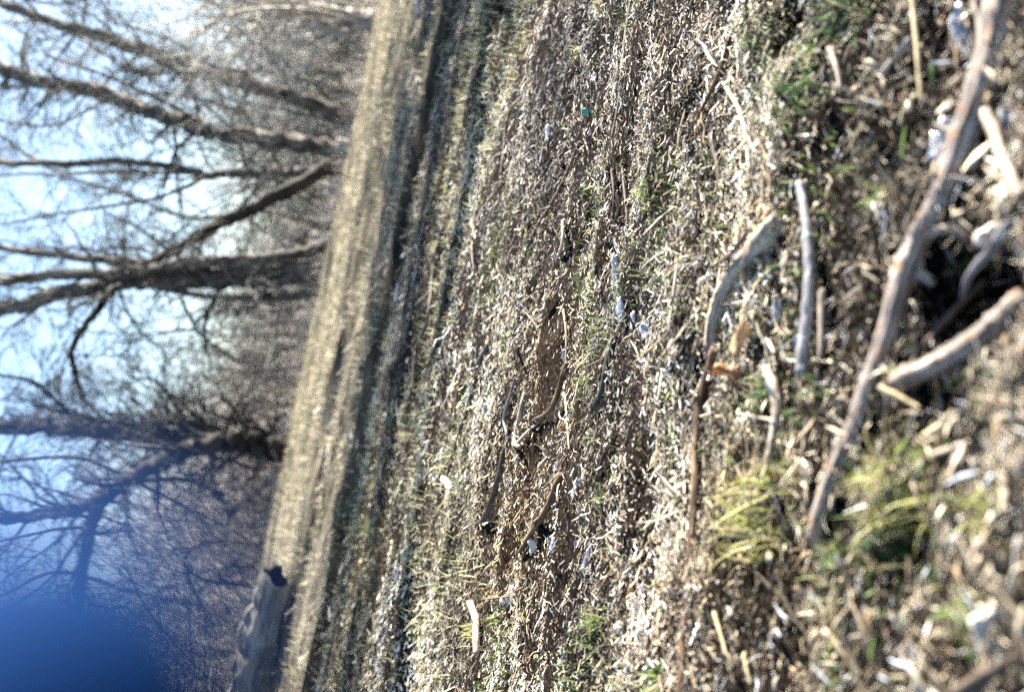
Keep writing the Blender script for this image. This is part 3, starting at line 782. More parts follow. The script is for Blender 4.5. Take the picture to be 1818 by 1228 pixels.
BF = "blue_flake"; PF = "pale_flake"
FLAKES = [  # label, material, px, py, length (px), width (px), angle, tilt, extra
 ("large shiny blue-grey bark flake beside the bent straw stem", BF, 1722, 62, 100, 34, 82, .7, {}),
 ("blue-grey bark flake lying against the thickest branch", BF, 1684, 248, 74, 34, 105, .6, {}),
 ("long narrow blue-grey flake, uppermost of the bluish group on the chips", BF, 1096, 488, 58, 16, 88, .8, {}),
 ("broad blue-grey flake below the long narrow one", BF, 1108, 550, 44, 18, 92, .9, {}),
 ("pale blue flake at the low end of the bluish group", BF, 1150, 590, 30, 18, 70, .9, {}),
 ("small bluish flake between the broad one and the tan stem", BF, 1128, 572, 34, 12, 92, .9, {}),
 ("bluish flake on damp black soil", BF, 977, 238, 32, 10, 88, .9, {}),
 ("tiny blue-white flake above the damp black soil", BF, 1058, 138, 16, 11, 88, .8, {}),
 ("white glinting flake beside the slim blue-grey stick", BF, 1426, 612, 30, 22, 80, .5, {}),
 ("grey glinting flake left of the slim blue-grey stick", BF, 1386, 556, 48, 22, 100, .7, {}),
 ("narrow silvery flake near the amber leaf", BF, 1047, 990, 48, 11, 110, .7, {}),
 ("small grey flake above the narrow silvery one", BF, 985, 968, 26, 12, 110, .9, {}),
 ("bright blue sliver beside the blue-green grass", BF, 1003, 1168, 34, 8, 122, .8, {}),
 ("bluish flake on shaded chips beyond the long brown stick", BF, 1024, 868, 34, 11, 105, .8, {}),
 ("small blue-grey chip near the grooved split stick", BF, 991, 829, 18, 12, 100, .9, {}),
 ("white flat chip beside the level brown twig", PF, 912, 1056, 42, 22, 130, .7, {}),
 ("tan chunk of bark at the foot of the grooved split stick", PF, 952, 970, 32, 16, 80, .5, {}),
 ("cream bark piece, upper of the pair at the pale broken branch", PF, 1346, 418, 40, 18, 85, .5, {}),
 ("cream bark piece, lower of the pair at the pale broken branch", PF, 1395, 405, 36, 20, 120, .5, {}),
 ("cream bark chip lying left of the pale broken branch", PF, 1262, 496, 34, 14, 150, .7, {}),
 ("pale splinter near the wavering black strand", PF, 771, 795, 30, 8, 120, .9, {}),
 ("white splinter by the shaded strip", PF, 806, 640, 34, 10, 85, .9, {}),
 ("pale chip standing near the forked wishbone twig", PF, 1006, 632, 22, 12, 90, .5, {}),
 ("cream flake under the thickest branch's stub", PF, 1790, 420, 60, 34, 170, .4, dict(thick=.012)),
 ("blurred pale wood chunk, lower right of the near litter", PF, 1772, 1128, 66, 40, 85, .4, dict(thick=.012)),
 ("blurred cream block joined to the pale wood chunk", PF, 1796, 1092, 46, 26, 10, .4, dict(thick=.010)),
]
for i, (lab, mat, px, py, L, W, an, ti, kw) in enumerate(FLAKES):
    flake("bark_flake", "bark flake", lab, mat, px, py, L, W, an, ti, seed=300 + i, **kw)
LEAVES = [
 ("bright orange curled dead leaf between branch and stick", "orange_leaf", 1316, 662, 58, 30, 8, .6, dict(curl=1.3, lobes=5, lift=.006)),
 ("tan crumpled leaf above the bright orange leaf", "tan_leaf", 1340, 612, 60, 26, 108, .35, dict(curl=.8, lift=.012)),
 ("small orange leaf on chips near the bleached driftwood", "orange_leaf", 940, 1164, 26, 10, 92, .6, dict(curl=.6)),
 ("amber leaf in pale litter beside the long brown stick", "orange_leaf", 1126, 1056, 34, 16, 110, .6, dict(curl=.6)),
 ("tiny orange leaf on the far pale grass", "orange_leaf", 676, 840, 10, 8, 30, .4, dict(curl=.4)),
 ("tiny red-orange leaf beside the pale straw band", "orange_leaf", 905, 362, 14, 7, 80, .5, dict(curl=.4)),
 ("brown leaf on the upper chips below the shaded strip", "tan_leaf", 918, 90, 14, 9, 40, .4, dict(curl=.4)),
 ("tan leaf under the bleached crooked stick's tip", "tan_leaf", 1396, 850, 34, 20, 20, .5, dict(curl=.6)),
]
for i, (lab, mat, px, py, L, W, an, ti, kw) in enumerate(LEAVES):
    flake("dead_leaf", "leaf", lab, mat, px, py, L, W, an, ti, thick=.0008, seed=400 + i, **kw)
flake("green_scrap", "scrap", "tiny teal scrap on the upper chips", "teal_flake", 1045, 201, 16, 9, 80, .5, seed=450)
flake("blue_scrap", "scrap", "small violet-blue scrap beside the long straight dark stick", "violet_flake", 865, 734, 30, 8, 92, .6, seed=451)
STONES = [
 ("rounded tan pebble casting a dark shadow on the shaded chips", "tan_stone", 1106, 1116, 22, 26),
 ("pale knobbly stone at the right edge beside the pinkish stick", "tan_stone", 1792, 358, 40, 62),
 ("grey stone by the upper edge of the pinkish stick", "grey_stone", 1800, 205, 34, 44),
 ("small dark pebble in the far olive grass", "grey_stone", 663, 472, 8, 12),
 ("pale pebble beyond the wavering black strand", "tan_stone", 707, 474, 6, 8),
 ("white pebble in the blurred near grass", "tan_stone", 1372, 992, 18, 20),
 ("grey pebble beside the blurred pale wood chunk", "grey_stone", 1700, 965, 22, 26),
]
for i, (lab, mat, px, py, w, h) in enumerate(STONES):
    stone("pebble", lab, mat, px, py, w, h, 500 + i)

# ------------------------------------------------------------------ grass tufts
GRN = ((.03, .085, .018), (.11, .20, .055)); LIME = ((.26, .30, .06), (.55, .50, .22)); MID = ((.10, .22, .04), (.28, .36, .09))
BLG = ((.04, .16, .06), (.10, .26, .11))
TUFTS = [  # label, px, py, radius px, height px, count, colours
 ("dense dark green grass tuft near the orange-brown twig", 1392, 160, 48, 62, 150, GRN),
 ("green tuft at the top edge, right of the dark green one", 1492, 30, 46, 60, 120, GRN),
 ("small green tuft between the two dark tufts and the pale bent twig", 1425, 95, 26, 40, 50, MID),
 ("small bright green sprig left of the thickest branch", 1548, 345, 18, 50, 36, MID),
 ("large straw-yellow grass clump over the long brown stick", 1310, 915, 75, 90, 170, LIME),
 ("yellow-green grass clump beside the bleached crooked stick", 1385, 850, 34, 60, 60, LIME),
 ("large yellow-green clump beside the thickest branch's tip", 1575, 880, 70, 100, 170, LIME),
 ("dark green tuft under the large yellow-green clump", 1595, 975, 50, 60, 110, GRN),
 ("bright green sprout at the tip of the thickest branch", 1468, 988, 22, 40, 50, MID),
 ("green sprout near the straw-coloured stub", 1622, 812, 18, 36, 30, MID),
 ("blurred green tuft near the bottom right chunk", 1705, 1100, 44, 60, 70, MID),
 ("blurred olive tuft above the black upright twig", 1745, 900, 50, 60, 70, LIME),
 ("blue-green upright grass tuft on the shaded chips", 1044, 1105, 12, 40, 50, MID),
 ("green tuft at the bottom edge beside the blue-green tuft", 1150, 1205, 26, 50, 60, MID),
 ("green sprig in the black shadow under the thickest branch", 1722, 480, 26, 50, 36, GRN),
 ("green sprig beneath the pale grey curved twig", 1758, 560, 24, 40, 30, MID),
 ("green weed beneath the orange leaf", 1338, 700, 30, 36, 50, GRN),
 ("lime tuft beside the long brown stick's upper end", 1300, 720, 20, 44, 40, LIME),
 ("yellow tuft beside the bleached driftwood", 830, 1118, 16, 30, 60, LIME),
 ("green sprig beside the bleached driftwood's tip", 873, 1098, 9, 20, 30, MID),
 ("pale lime tuft in the far grass near the fallen log", 650, 940, 16, 22, 60, LIME),
 ("bright green patch of grass on the far pale strip", 600, 470, 10, 12, 60, MID),
 ("lime tuft on damp soil by the tiny blue-white flake", 1022, 92, 10, 18, 36, LIME),
 ("lime sprig at the top edge of the upper chips", 1054, 14, 12, 22, 40, LIME),
 ("green sprig near the yellow tuft by the split stick", 838, 920, 8, 20, 30, LIME),
 ("green weeds around the bluish flakes' right side", 1190, 760, 26, 34, 50, MID),
 ("green weeds beside the twin dark root strands", 1135, 345, 26, 30, 50, MID),
]
for i, (lab, px, py, rp_, hp, n, cols) in enumerate(TUFTS):
    n = int(n * 1.5)
    r = np.random.default_rng(600 + i)
    c = G(px + hp * .35, py); d = np.linalg.norm(c - CPOS)
    rr = rp_ / PX * d * 1.2 * r.random(n) ** .7; an = r.uniform(0, 6.283, n)
    x = c[0] + rr * np.cos(an); y = c[1] + rr * np.sin(an) * 1.1
    V, F, C = blades(x, y, hp / PX * d * 1.1 * r.uniform(.35, 1.1, n), .0019 if d < 2 else .0030, 600 + i, lean=.85, bend=1.2, cols=cols)
    dead = np.repeat(r.random(n) < .33, 8)                       # last year's straw among the green blades
    C[dead] = np.array([.50, .42, .26]) * r.uniform(.5, 1.1, (dead.sum(), 1))
    o = obj("grass_tuft", mesh_np("grass_tuft", V - c, F, col=C), MATS["blade"], loc=c)
    tag(o, lab, "grass tuft")

# ------------------------------------------------------------------ trees
def grow(start, dirs, length, r0, S, wander, grav, r, tip=.25, up=0.0):
    n = len(start)
    D = dirs / (np.linalg.norm(dirs, axis=1, keepdims=True) + 1e-9)
    Pt = np.zeros((n, S, 3)); Pt[:, 0] = start
    step = (length / (S - 1))[:, None]
    bias = r.normal(0, wander * .5, (n, 3))
    for k in range(1, S):
        D = D + bias + r.normal(0, wander, (n, 3)); D[:, 2] += up - grav * k / S
        D /= np.linalg.norm(D, axis=1, keepdims=True) + 1e-9
        Pt[:, k] = Pt[:, k - 1] + D * step
    Rd = r0[:, None] * np.linspace(1, tip, S)[None, :]
    return Pt, Rd

def children(Pt, Rd, per, r, lo=.2, hi=1.0, spread=.9, lfac=.5, rfac=.5, lmin=.1, plen=None):
    n, S, _ = Pt.shape
    idx = np.repeat(np.arange(n), per)
    u = r.uniform(lo, hi, len(idx)) * (S - 1.001)
    i = u.astype(int); f = (u - i)[:, None]
    st = Pt[idx, i] * (1 - f) + Pt[idx, i + 1] * f
    d = Pt[idx, i + 1] - Pt[idx, i]; d /= np.linalg.norm(d, axis=1, keepdims=True) + 1e-9
    q = r.normal(0, 1, d.shape); q -= (q * d).sum(1, keepdims=True) * d; q /= np.linalg.norm(q, axis=1, keepdims=True) + 1e-9
    a = np.abs(r.normal(spread, .3, len(idx)))[:, None]
    nd = d * np.cos(a) + q * np.sin(a)
    if plen is None:
        plen = np.linalg.norm(np.diff(Pt, axis=1), axis=2).sum(1)
    ln = plen[idx] * lfac * r.uniform(.45, 1.25, len(idx)) * (1.1 - .5 * u / S)
    rd = Rd[idx, i] * rfac * r.uniform(.6, 1, len(idx))
    return st, nd, np.maximum(ln, lmin), rd

TW = {"grey": ((.02, .0195, .019), (.19, .185, .17)), "dark": ((.012, .012, .012), (.08, .075, .07)),
      "red": ((.18, .13, .11), (.48, .38, .32)), "pale": ((.32, .29, .25), (.65, .60, .52))}
def twig_mesh(name, parts, tone, r, sides=3, org=None):
    Vs, Fs, Cs, off = [], [], [], 0
    c0, c1 = np.array(TW[tone][0]), np.array(TW[tone][1])
    for Pt, Rd in parts:
        V, F, _, idx = tubes(Pt, Rd, sides)
        k = r.random(len(Pt))[:, None]
        C = c0 * (1 - k) + c1 * k
        Vs.append(V); Fs.append(F + off); Cs.append(C[idx]); off += len(V)
    V = np.vstack(Vs)
    if org is not None: V = V - org
    return mesh_np(name, V, np.vstack(Fs), col=np.vstack(Cs))

def tree(name, label, Y, stems, bark, tone, seed, nl=18, l2=9, l3=6, limb_len=2.6, cat="tree", wander=.16, grav=.10, spread=.8, lo=.1, twig_r=.007, group=None, names=None):
    """stems: [(pixel path from the base up, thickness px base, thickness px tip, depth drift)]"""
    r = np.random.default_rng(seed)
    first = None; root = None; crown = []
    for k, (pts, t0, t1, drift) in enumerate(stems):
        m_ = len(pts)
        wp = np.array([P(px, py, Y + drift * j / max(1, m_ - 1)) for j, (px, py) in enumerate(pts)])
        if k == 0:
            gz = float(H(wp[0][0], wp[0][1]))
            base = np.array([wp[0][0], wp[0][1], gz])
            root = empty(name, base); first = base
            if wp[0][2] > gz - .1:
                wp = np.vstack([[wp[0][0] + (wp[0][0] - wp[1][0]) * .1, wp[0][1], gz - .15], wp])
        n = 6 * len(wp)
        path = catmull(wp, n)
        rad = np.linspace(t0, t1, n) * .5 / PX * Y
        if k == 0:
            rad *= 1 + .5 * np.exp(-np.arange(n) / 2.0)
        path += r.normal(0, 1, path.shape) * rad[:, None] * .15
        obj("trunk" if k == 0 else "limb", limb_mesh("trunk", path, rad, 14 if t0 > 12 else 8, rough=.10, org=first, knots=3, seed=seed + k, ragged=False), MATS[bark], root)
        Pt = path[None]; Rd = rad[None]
        plen = np.array([limb_len])
        nn = max(3, int(nl * (1.4 if t0 > 12 else .6)))
        s1 = children(Pt, Rd, nn, r, lo=lo, spread=spread, lfac=1.0, rfac=.45, plen=plen)
        rr = np.clip(s1[3], twig_r * 1.5, .05)
        A, AR = grow(s1[0], s1[1], s1[2], rr, 8, wander, grav, r, tip=.3, up=.05)
        s2 = children(A, AR, l2, r, lo=.15, spread=.75, lfac=.55, rfac=.6)
        B, BR = grow(s2[0], s2[1], s2[2], np.clip(s2[3], twig_r, .02), 6, wander, grav * 1.3, r, tip=.4, up=.04)
        crown += [(A, AR), (B, BR)]
        if l3:
            s3 = children(B, BR, l3, r, lo=.1, spread=.7, lfac=.6, rfac=.7)
            Cc, CR = grow(s3[0], s3[1], s3[2], np.clip(s3[3], twig_r * .7, .01), 4, wander * 1.1, grav * 1.5, r, tip=.5)
            crown.append((Cc, CR))
    tw = obj("crown", twig_mesh("crown", crown, tone, r, org=first), MATS["twigs"], root)
    tag(root, label, cat, group)
    return root

tree("bare_tree", "bare tree with light mottled trunk, second from the picture's top", 24,
     [([(622, 210), (570, 190), (454, 154), (380, 135), (316, 112), (239, 85), (160, 60), (89, 39), (0, 5), (-120, -40), (-300, -90)], 32, 13, 2),
      ([(454, 154), (430, 128), (380, 118), (300, 70), (200, 40)], 10, 4, -1)], "tree_bark", "grey", 1001, nl=20)
tree("bare_tree", "bare tree with sunlit white edge beside the pale stump", 22,
     [([(618, 268), (520, 254), (400, 239), (345, 224), (293, 208), (231, 185), (154, 158), (58, 143), (0, 119), (-120, 70), (-320, 20)], 34, 24, 1.5),
      ([(380, 232), (300, 185), (200, 140), (100, 105), (80, 95)], 8, 4, -1)], "tree_bark", "grey", 1002, nl=20)
tree("arching_tree", "dark leaning tree arching over the white gap of sky", 21,
     [([(584, 296), (540, 322), (443, 374), (385, 400), (316, 440), (255, 470), (205, 505), (173, 550), (146, 585), (127, 620), (135, 662), (148, 700)], 27, 5, -2),
      ([(127, 620), (112, 647), (104, 690)], 5, 3, 0), ([(205, 505), (150, 520), (80, 540), (0, 560)], 6, 3, .5)], "dark_bark", "dark", 1003, nl=12, limb_len=1.6, grav=.16, lo=.35)
tree("bare_tree", "slender bare tree with knotted trunk left of the arching tree's base", 23,
     [([(590, 302), (520, 305), (462, 308), (397, 308), (366, 312), (327, 300), (270, 292), (216, 287), (120, 290), (0, 289), (-150, 285), (-320, 270)], 17, 11, 1.5),
      ([(366, 312), (300, 345), (200, 365), (100, 380), (0, 400)], 8, 4, -1)], "tree_bark", "grey", 1004, nl=18)
tree("shaggy_tree", "thick shaggy many-stemmed tree in the middle of the wood", 20,
     [([(582, 492), (520, 492), (385, 497), (300, 498), (231, 498), (115, 519), (38, 540), (-40, 560), (-250, 610)], 32, 24, 1),
      ([(580, 436), (501, 458), (420, 463), (347, 467), (230, 484), (115, 487), (0, 500), (-150, 510), (-300, 500)], 22, 18, -.6),
      ([(575, 468), (470, 478), (360, 482), (250, 470), (120, 455), (0, 440), (-120, 420)], 24, 9, .8),
      ([(575, 520), (480, 530), (400, 528), (330, 520), (250, 505)], 14, 8, -.5),
      ([(320, 527), (339, 566), (358, 596), (408, 631), (455, 666)], 7, 3, -1),
      ([(347, 583), (290, 590), (231, 593), (154, 589)], 4, 2, -.5)], "tree_bark", "grey", 1005, nl=9, l2=7, limb_len=2.0)
tree("bare_tree", "dark straight tree behind the drooping tree", 20.5,
     [([(500, 790), (455, 785), (347, 779), (231, 768), (116, 760), (0, 758), (-150, 752), (-320, 740)], 32, 26, 1),
      ([(231, 766), (173, 766), (116, 727), (58, 677), (0, 666), (-100, 640)], 8, 5, -.7),
      ([(385, 770), (331, 747), (300, 704), (277, 677), (230, 670)], 8, 4, -.8),
      ([(430, 800), (380, 765), (320, 752), (250, 756), (150, 740), (60, 720)], 14, 8, .5)], "dark_bark", "dark", 1006, nl=20, l2=8, limb_len=1.9, grav=.14)
tree("drooping_tree", "dark tree with heavy curved bough and drooping branches left of the log", 17.5,
     [([(478, 800), (440, 784), (400, 784), (350, 795), (300, 812), (255, 836), (215, 862), (182, 890), (163, 925), (152, 965), (145, 1015), (137, 1080), (120, 1180)], 38, 16, -1),
      ([(200, 872), (150, 900), (80, 915), (0, 922), (-150, 930)], 24, 18, -.3),
      ([(212, 855), (231, 855), (290, 852), (335, 853), (385, 878), (404, 913), (393, 980)], 9, 6, -1),
      ([(404, 913), (430, 890), (458, 870)], 7, 4, .3),
      ([(0, 820), (135, 813), (231, 851), (347, 909), (443, 960)], 6, 4, -.6),
      ([(455, 832), (385, 812), (320, 793), (230, 780)], 7, 5, -.8),
      ([(443, 967), (400, 962), (354, 967), (325, 992), (335, 1015), (366, 1032), (435, 1042)], 5, 4, -.4),
      ([(440, 1008), (410, 1006), (388, 1014), (392, 1030), (415, 1034), (438, 1026)], 5, 4, .3)], "dark_bark", "dark", 1007, nl=14, l2=7, limb_len=1.8, grav=.22)
tree("leaning_trunk_tree", "pale heavy leaning trunk at the picture's top edge", 19,
     [([(694, 42), (640, 36), (600, 27), (540, 15), (480, 2), (400, -25), (250, -70), (0, -160)], 34, 20, 1),
      ([(620, 62), (560, 45), (490, 25), (420, 0)], 16, 8, .6)], "pale_bark", "pale", 1008, nl=14)

# slender trees further back that fill the wood
BACK = [(33, 610, 60, 12, "grey", "thin bare tree between the leaning trunk and the mottled trunk"),
        (36, 600, 150, 11, "pale", "thin pale tree behind the mottled trunk"),
        (34, 590, 225, 10, "grey", "thin tree seen between the mottled trunk and the sunlit-edged tree"),
        (38, 585, 345, 11, "grey", "far slender tree behind the arching tree's bough"),
        (32, 575, 395, 9, "grey", "far slender tree just right of the shaggy tree"),
        (40, 560, 575, 8, "red", "small far tree left of the shaggy tree"),
        (37, 520, 860, 11, "red", "far reddish tree behind the drooping tree"),
        (34, 505, 925, 11, "red", "far reddish tree above the curled vine"),
        (36, 490, 1010, 11, "red", "far reddish tree behind the log's broken end"),
        (33, 470, 1090, 12, "grey", "far grey tree behind the middle of the log"),
        (35, 450, 1170, 12, "red", "far reddish tree behind the log's far part")]
for k, (Y, bx, by, th, tone, lab) in enumerate(BACK):
    r = np.random.default_rng(1200 + k)
    short = 1.0 if tone != "red" else .55
    if k == 5: short = .3
    hx = [0, -120, -240, -370, -500, -640]
    w = np.cumsum(r.normal(0, 10, 6))
    pts = [(bx + h * short, by + h * short * .19 * r.uniform(.2, 1.3) + ww) for h, ww in zip(hx, w)]
    tree("slender_tree", lab, Y, [(pts, th, 4, 1.0)], "tree_bark" if tone != "pale" else "pale_bark", tone, 1300 + k, nl=20, l2=8, l3=5,
         limb_len=3.0 * (short * .5 + .5), lo=.08, twig_r=.010, group="slender trees at the back of the wood")

# ------------------------------------------------------------------ thicket and far wood
def thicket(name, label, n, Y0, Y1, hfun, tone_fun, seed, side=5, sub=2, rad=.007):
    r = np.random.default_rng(seed)
    y = r.uniform(Y0, Y1, n); x = r.uniform(-.42, .42, n) * y
    h = hfun(x / y, r) * r.uniform(.45, 1.1, n)
    st = np.stack([x, y, H(x, y) - .05], -1)
    d = np.stack([r.normal(0, .35, n), r.normal(0, .35, n), np.ones(n)], -1)
    A, AR = grow(st, d, h, rad * r.uniform(.6, 1.5, n), 8, .13, .12, r, tip=.3, up=.03)
    s2 = children(A, AR, side, r, lo=.1, spread=.6, lfac=.5, rfac=.7)
    B, BR = grow(s2[0], s2[1], s2[2], np.clip(s2[3], rad * .45, 1), 5, .15, .12, r, tip=.45)
    groups = [(A, AR), (B, BR)]
    if sub:
        s3 = children(B, BR, sub, r, lo=.1, spread=.6, lfac=.6, rfac=.7)
        Cc, CR = grow(s3[0], s3[1], s3[2], np.clip(s3[3], rad * .35, 1), 3, .15, .1, r, tip=.6)
        groups.append((Cc, CR))
    Vs, Fs, Cs, off = [], [], [], 0
    for Pt, Rd in groups:
        V, F, _, idx = tubes(Pt, Rd, 3)
        C = tone_fun(Pt[:, 0, 0] / Pt[:, 0, 1], r)
        Vs.append(V); Fs.append(F + off); Cs.append(C[idx]); off += len(V)
    tag(obj(name, mesh_np(name, np.vstack(Vs), np.vstack(Fs), col=np.vstack(Cs)), MATS["twigs"]), label, "thicket", None, "stuff")

def tone_lr(u, r):
    red = sstep(.05, -.12, u)[:, None] * r.uniform(.3, 1, (len(u), 1))
    a = np.array([.25, .245, .225]); b_ = np.array([.27, .215, .19])
    return (a * (1 - red) + b_ * red) * np.clip(np.exp(r.normal(-.25, .8, (len(u), 1))), .08, 2.0)
hA = lambda u, r: np.interp(u, [-.42, -.2, -.1, -.02, .04, .12, .42], [4.4, 4.0, 3.0, 2.3, 2.4, 3.4, 5.0])
hB = lambda u, r: np.interp(u, [-.42, -.2, -.1, -.02, .04, .12, .42], [6.5, 6.0, 4.4, 3.2, 3.2, 5.5, 7.5])
thicket("thicket", "dense bare undergrowth of thin stems behind the bank", 760, 24.5, 32, hA, tone_lr, 71, rad=.015)
thicket("far_wood", "far-off bare brushwood closing the view", 470, 32, 46, hB, tone_lr, 72, rad=.023)
thicket("saplings", "taller dark and pale saplings tangled in the undergrowth", 120, 24.5, 31, lambda u, r: hA(u, r) * 1.35,
        lambda u, r: np.array([.24, .235, .22]) * np.where(r.random((len(u), 1)) < .55, .25, 1.7) * r.uniform(.7, 1.2, (len(u), 1)), 74, side=7, sub=4, rad=.032)
thicket("bank_brush", "pale dead stalks along the crest of the bank", 650, 17.0, 21.5, lambda u, r: np.full(len(u), .5),
        lambda u, r: np.array([.60, .52, .45]) * r.uniform(.5, 1.3, (len(u), 1)), 73, side=4, sub=0, rad=.005)

# ------------------------------------------------------------------ fallen log, stump
def fallen_log():
    Y = 8.9
    e0 = P(508, 1030, Y); e1 = P(462, 1228, Y + .2); e2 = P(405, 1420, Y + .4)
    rad0 = 40 * .5 / PX * Y * 2
    pts = [e0, e0 * .5 + e1 * .5, e1, e2]
    path = catmull(pts, 30)
    rad = np.linspace(.135, .165, 30) * (1 + .06 * np.sin(np.arange(30) * .9) + .05 * np.sin(np.arange(30) * 2.3))
    gz = H(path[:, 0], path[:, 1])
    path[:, 2] = gz.max() * .5 + gz * .5 + rad * .88
    org = np.array([path[:, 0].mean(), path[:, 1].mean(), (path[:, 2] - rad).min()])
    root = empty("fallen_log", org)
    r = np.random.default_rng(5)
    sides = 28
    V, F, tub, _ = tubes(path[None], rad[None], sides)
    nz = r.normal(0, .5, (30, sides)); ridge = r.normal(0, 1, sides)
    nz = (nz + np.roll(nz, 1, 0) + np.roll(nz, -1, 0)) / 2 + ridge
    C = np.repeat(path, sides, 0)
    V = C + (V - C) * (1 + .075 * nz.reshape(-1, 1))
    tub[:, :2] *= .17
    V[:sides] += (path[0] - path[1]) / np.linalg.norm(path[0] - path[1]) * (.03 * np.sin(np.arange(sides) * .67 + 1) + r.uniform(-.01, .03, sides))[:, None]
    obj("log_body", mesh_np("log_body", V - org, F, tub=tub), MATS["log_bark"], root)
    # hollow end: rim and a cup running into the log
    ax = path[1] - path[0]; ax /= np.linalg.norm(ax)
    hp = np.array([path[0] + ax * q for q in (.0, .03, .3, .32)])
    hr = np.array([rad[0] * 1.0, rad[0] * .62, rad[0] * .5, .004])
    V2, F2, t2, _ = tubes(hp[None], hr[None], sides)
    V2[:sides] = V[:sides]
    obj("hollow_end", mesh_np("hollow_end", V2 - org, F2[:, ::-1], tub=t2 * .2), MATS["hollow_wood"], root)
    for k, (u, s, tw) in enumerate([(.20, .16, .3), (.30, .12, -.1), (.52, .2, .2), (.72, .14, .4)]):
        i = int(u * 29); c = path[i]; T = path[i + 1] - path[i]; T /= np.linalg.norm(T)
        pp = [c + T * q + np.array([0, 0, rad[i] * 1.03 + .02 * math.sin(q * 20)]) + np.array([0, -.06 * tw, 0]) for q in np.linspace(-s, s, 8)]
        o = limb_mesh("bark_strip", pp, np.array([.006, .014, .022, .02, .024, .018, .014, .006]), 8, rough=.3, org=org, seed=60 + k)
        obj("bark_strip", o, MATS["pale_bark"], root)
    tag(root, "grey fallen log with dark hollow broken end at the wood's edge", "log")
fallen_log()

def stump():
    b0 = P(632, 266, 19.5); b0[2] = float(H(b0[0], b0[1])) - .05
    top = b0 + np.array([.02, 0, .26])
    root = empty("tree_stump", b0)
    pth = catmull([b0, (b0 + top) / 2, top], 8)
    obj("stump_body", limb_mesh("stump_body", pth, np.linspace(.19, .12, 8), 14, rough=.12, org=b0, seed=8), MATS["pale_bark"], root)
    rt = catmull([b0 + np.array([.05, -.05, .12]), b0 + np.array([.3, -.1, .06]), b0 + np.array([.5, -.15, 0])], 8)
    obj("root", limb_mesh("root", rt, np.linspace(.06, .02, 8), 8, org=b0, seed=9), MATS["pale_bark"], root)
    tag(root, "short pale sunlit stump at the foot of the sunlit-edged tree", "stump")
stump()

# ------------------------------------------------------------------ trees past the picture's top edge; their shadows stripe the bank
SIDE = [(6.0, 9.6, 10, "bare tree beyond the picture's top edge, standing right beside the frame"),
        (6.8, 11.2, 10, "bare tree beyond the picture's top edge, just behind the one beside the frame"),
        (7.2, 8.9, 9, "bare tree beyond the picture's top edge, closest to the camera"),
        (8.0, 10.0, 8, "bare tree beyond the picture's top edge, second closest to the camera"),
        (13.0, 16.3, 11, "bare tree beyond the picture's top edge, behind the tree on the bank"),
        (9.0, 10.6, 8, "bare tree beyond the picture's top edge, nearest the litter"),
        (9.5, 12.2, 9, "bare tree beyond the picture's top edge, second from the litter"),
        (12.0, 14.6, 10, "bare tree beyond the picture's top edge, level with the bank"),
        (10.5, 16.2, 9, "bare tree beyond the picture's top edge, on the bank"),
        (14.0, 20.5, 11, "bare tree beyond the picture's top edge, farthest off")]
for k, (x0, y0, hh, lab) in enumerate(SIDE):
    r = np.random.default_rng(1500 + k)
    z0 = float(H(x0, y0)); base = np.array([x0, y0, z0])
    root = empty("side_tree", base)
    w = np.cumsum(r.normal(0, .16, (7, 3)), 0); w[:, 2] = 0
    pts = np.array([[0, 0, -.15 + (hh + .15) * q / 6.0] for q in range(7)]) + w
    path = catmull(pts, 30); rad = np.linspace(.26, .04, 30)
    obj("trunk", limb_mesh("trunk", path, rad, 12, seed=k, ragged=False), MATS["tree_bark"], root)
    s1 = children(path[None], rad[None], 20, r, lo=.2, spread=.8, lfac=1, rfac=.5, plen=np.array([3.0]))
    A, AR = grow(s1[0], s1[1], s1[2], np.clip(s1[3], .02, .06), 9, .14, .05, r, tip=.3, up=.06)
    s2 = children(A, AR, 7, r, lo=.15, spread=.7, lfac=.5, rfac=.6)
    B, BR = grow(s2[0], s2[1], s2[2], np.clip(s2[3], .008, .02), 4, .15, .1, r, tip=.4)
    obj("crown", twig_mesh("crown", [(A, AR), (B, BR)], "grey", r), MATS["twigs"], root)
    tag(root, lab, "tree")

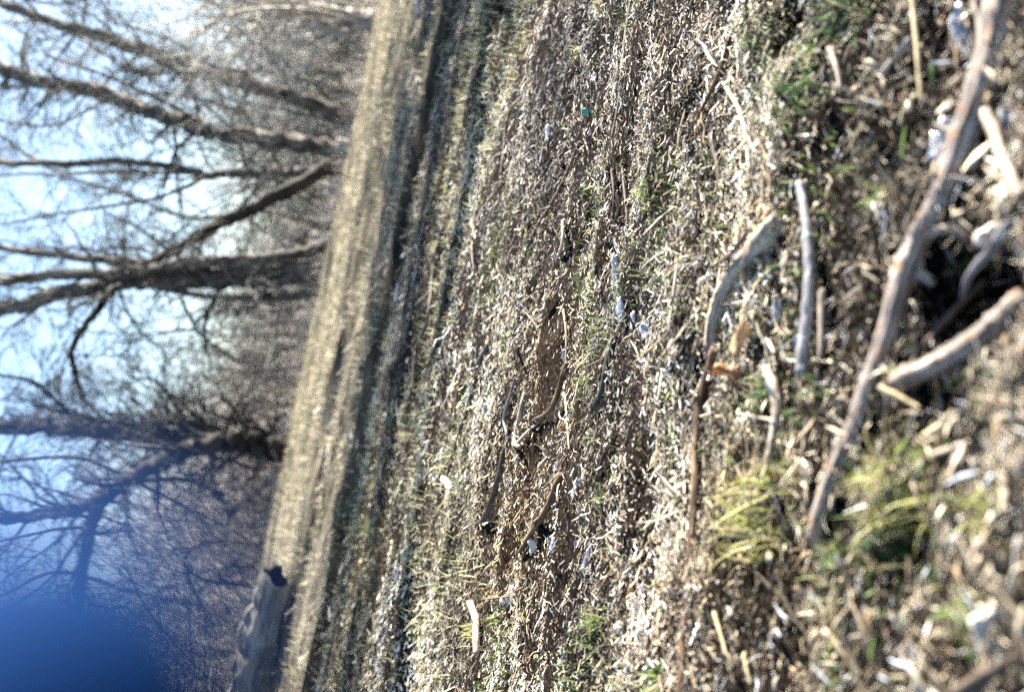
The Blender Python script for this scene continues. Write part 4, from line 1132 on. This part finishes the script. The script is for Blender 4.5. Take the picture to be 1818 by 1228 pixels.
# ------------------------------------------------------------------ the photographer's gloved hand: a fingertip reaches into the lower left corner, close to the lens
def hand():
    def cp(px, py, depth): return CPOS + ray(px, py) * depth
    tip = cp(30, 1325, .056)
    out = -rgt * .78 + upv * .42 - fwd * .46; out /= np.linalg.norm(out)      # from the fingertip back to the knuckle
    side = np.cross(out, fwd); side /= np.linalg.norm(side)
    if side[2] > 0: side = -side                                             # the other fingers lie below the index
    knuckle = tip + out * .075
    palm_dir = -rgt * .35 - upv * .35 - fwd * .87; palm_dir /= np.linalg.norm(palm_dir)
    chains = []
    wrist = knuckle + palm_dir * .09 + side * .02
    for k, (ln, sp, rr) in enumerate([(.075, 0, .0140), (.082, .026, .0130), (.077, .047, .0115), (.062, .068, .0100)]):
        kn = knuckle + side * sp
        fd = out if k == 0 else (out * .62 + palm_dir * .25 * k / 3 - fwd * .30); fd = fd / np.linalg.norm(fd)
        tp = kn - fd * ln
        if k: tp = tp - fwd * .035 - rgt * .015
        mid = (kn + tp) / 2 - fwd * .006 + upv * .004
        chains.append(([wrist * .35 + kn * .65, kn, mid, tp], [rr * 1.25, rr * 1.15, rr * 1.03, rr * .92]))
        chains.append(([wrist, wrist * .5 + kn * .5, kn], [.022, .017, rr * 1.3]))
    tb = wrist * .6 + knuckle * .4 - side * .015
    chains.append(([wrist, tb, tb + out * -.02 - side * .03, tb - out * .045 - side * .042], [.02, .015, .0115, .0095]))
    elbow = wrist + palm_dir * .20 - np.array([0, 0, .12])
    chains.append(([wrist + (knuckle - wrist) * .1, wrist, wrist * .6 + elbow * .4, elbow], [.024, .026, .033, .043]))
    Vs, Fs, off = [], [], 0
    for pts, rads in chains:
        n = 22
        path = catmull(pts, n); rad = np.interp(np.linspace(0, 1, n), np.linspace(0, 1, len(rads)), rads)
        T0 = path[0] - path[1]; T0 /= np.linalg.norm(T0); T1 = path[-1] - path[-2]; T1 /= np.linalg.norm(T1)
        cap = [(math.cos(a), math.sin(a)) for a in np.linspace(.08, 1.4, 6)]
        path = np.vstack([[path[0] + T0 * rad[0] * c for c, _ in cap], path, [path[-1] + T1 * rad[-1] * c for c, _ in cap[::-1]]])
        rad = np.concatenate([[rad[0] * q for _, q in cap], rad, [rad[-1] * q for _, q in cap[::-1]]])
        V, F, _, _ = tubes(path[None], rad[None], 16)
        nv = len(V)
        V = np.vstack([V, path[0], path[-1]])
        for j in range(16):
            F = np.vstack([F, [nv, nv, (j + 1) % 16, j]]) if False else F
        Vs.append(V[:nv]); Fs.append(F + off); off += nv
        for st in (0, nv - 16):
            ring = list(range(off - nv + st, off - nv + st + 16))
            for j in range(1, 15, 2):
                q = [ring[0], ring[j], ring[j + 1], ring[(j + 2) % 16]]
                if len(set(q)) == 4: Fs.append(np.array([q]))
    me = mesh_np("gloved_hand", np.vstack(Vs) - wrist, np.vstack(Fs))
    o = obj("gloved_hand", me, MATS["glove"], loc=wrist)
    rm = o.modifiers.new("remesh", 'REMESH'); rm.mode = 'VOXEL'; rm.voxel_size = .0022; rm.use_smooth_shade = True
    sm = o.modifiers.new("smooth", 'SMOOTH'); sm.iterations = 4; sm.factor = .5
    tag(o, "deep blue out-of-focus fingertip shape filling the lower left corner, close to the lens", "hand")
hand()
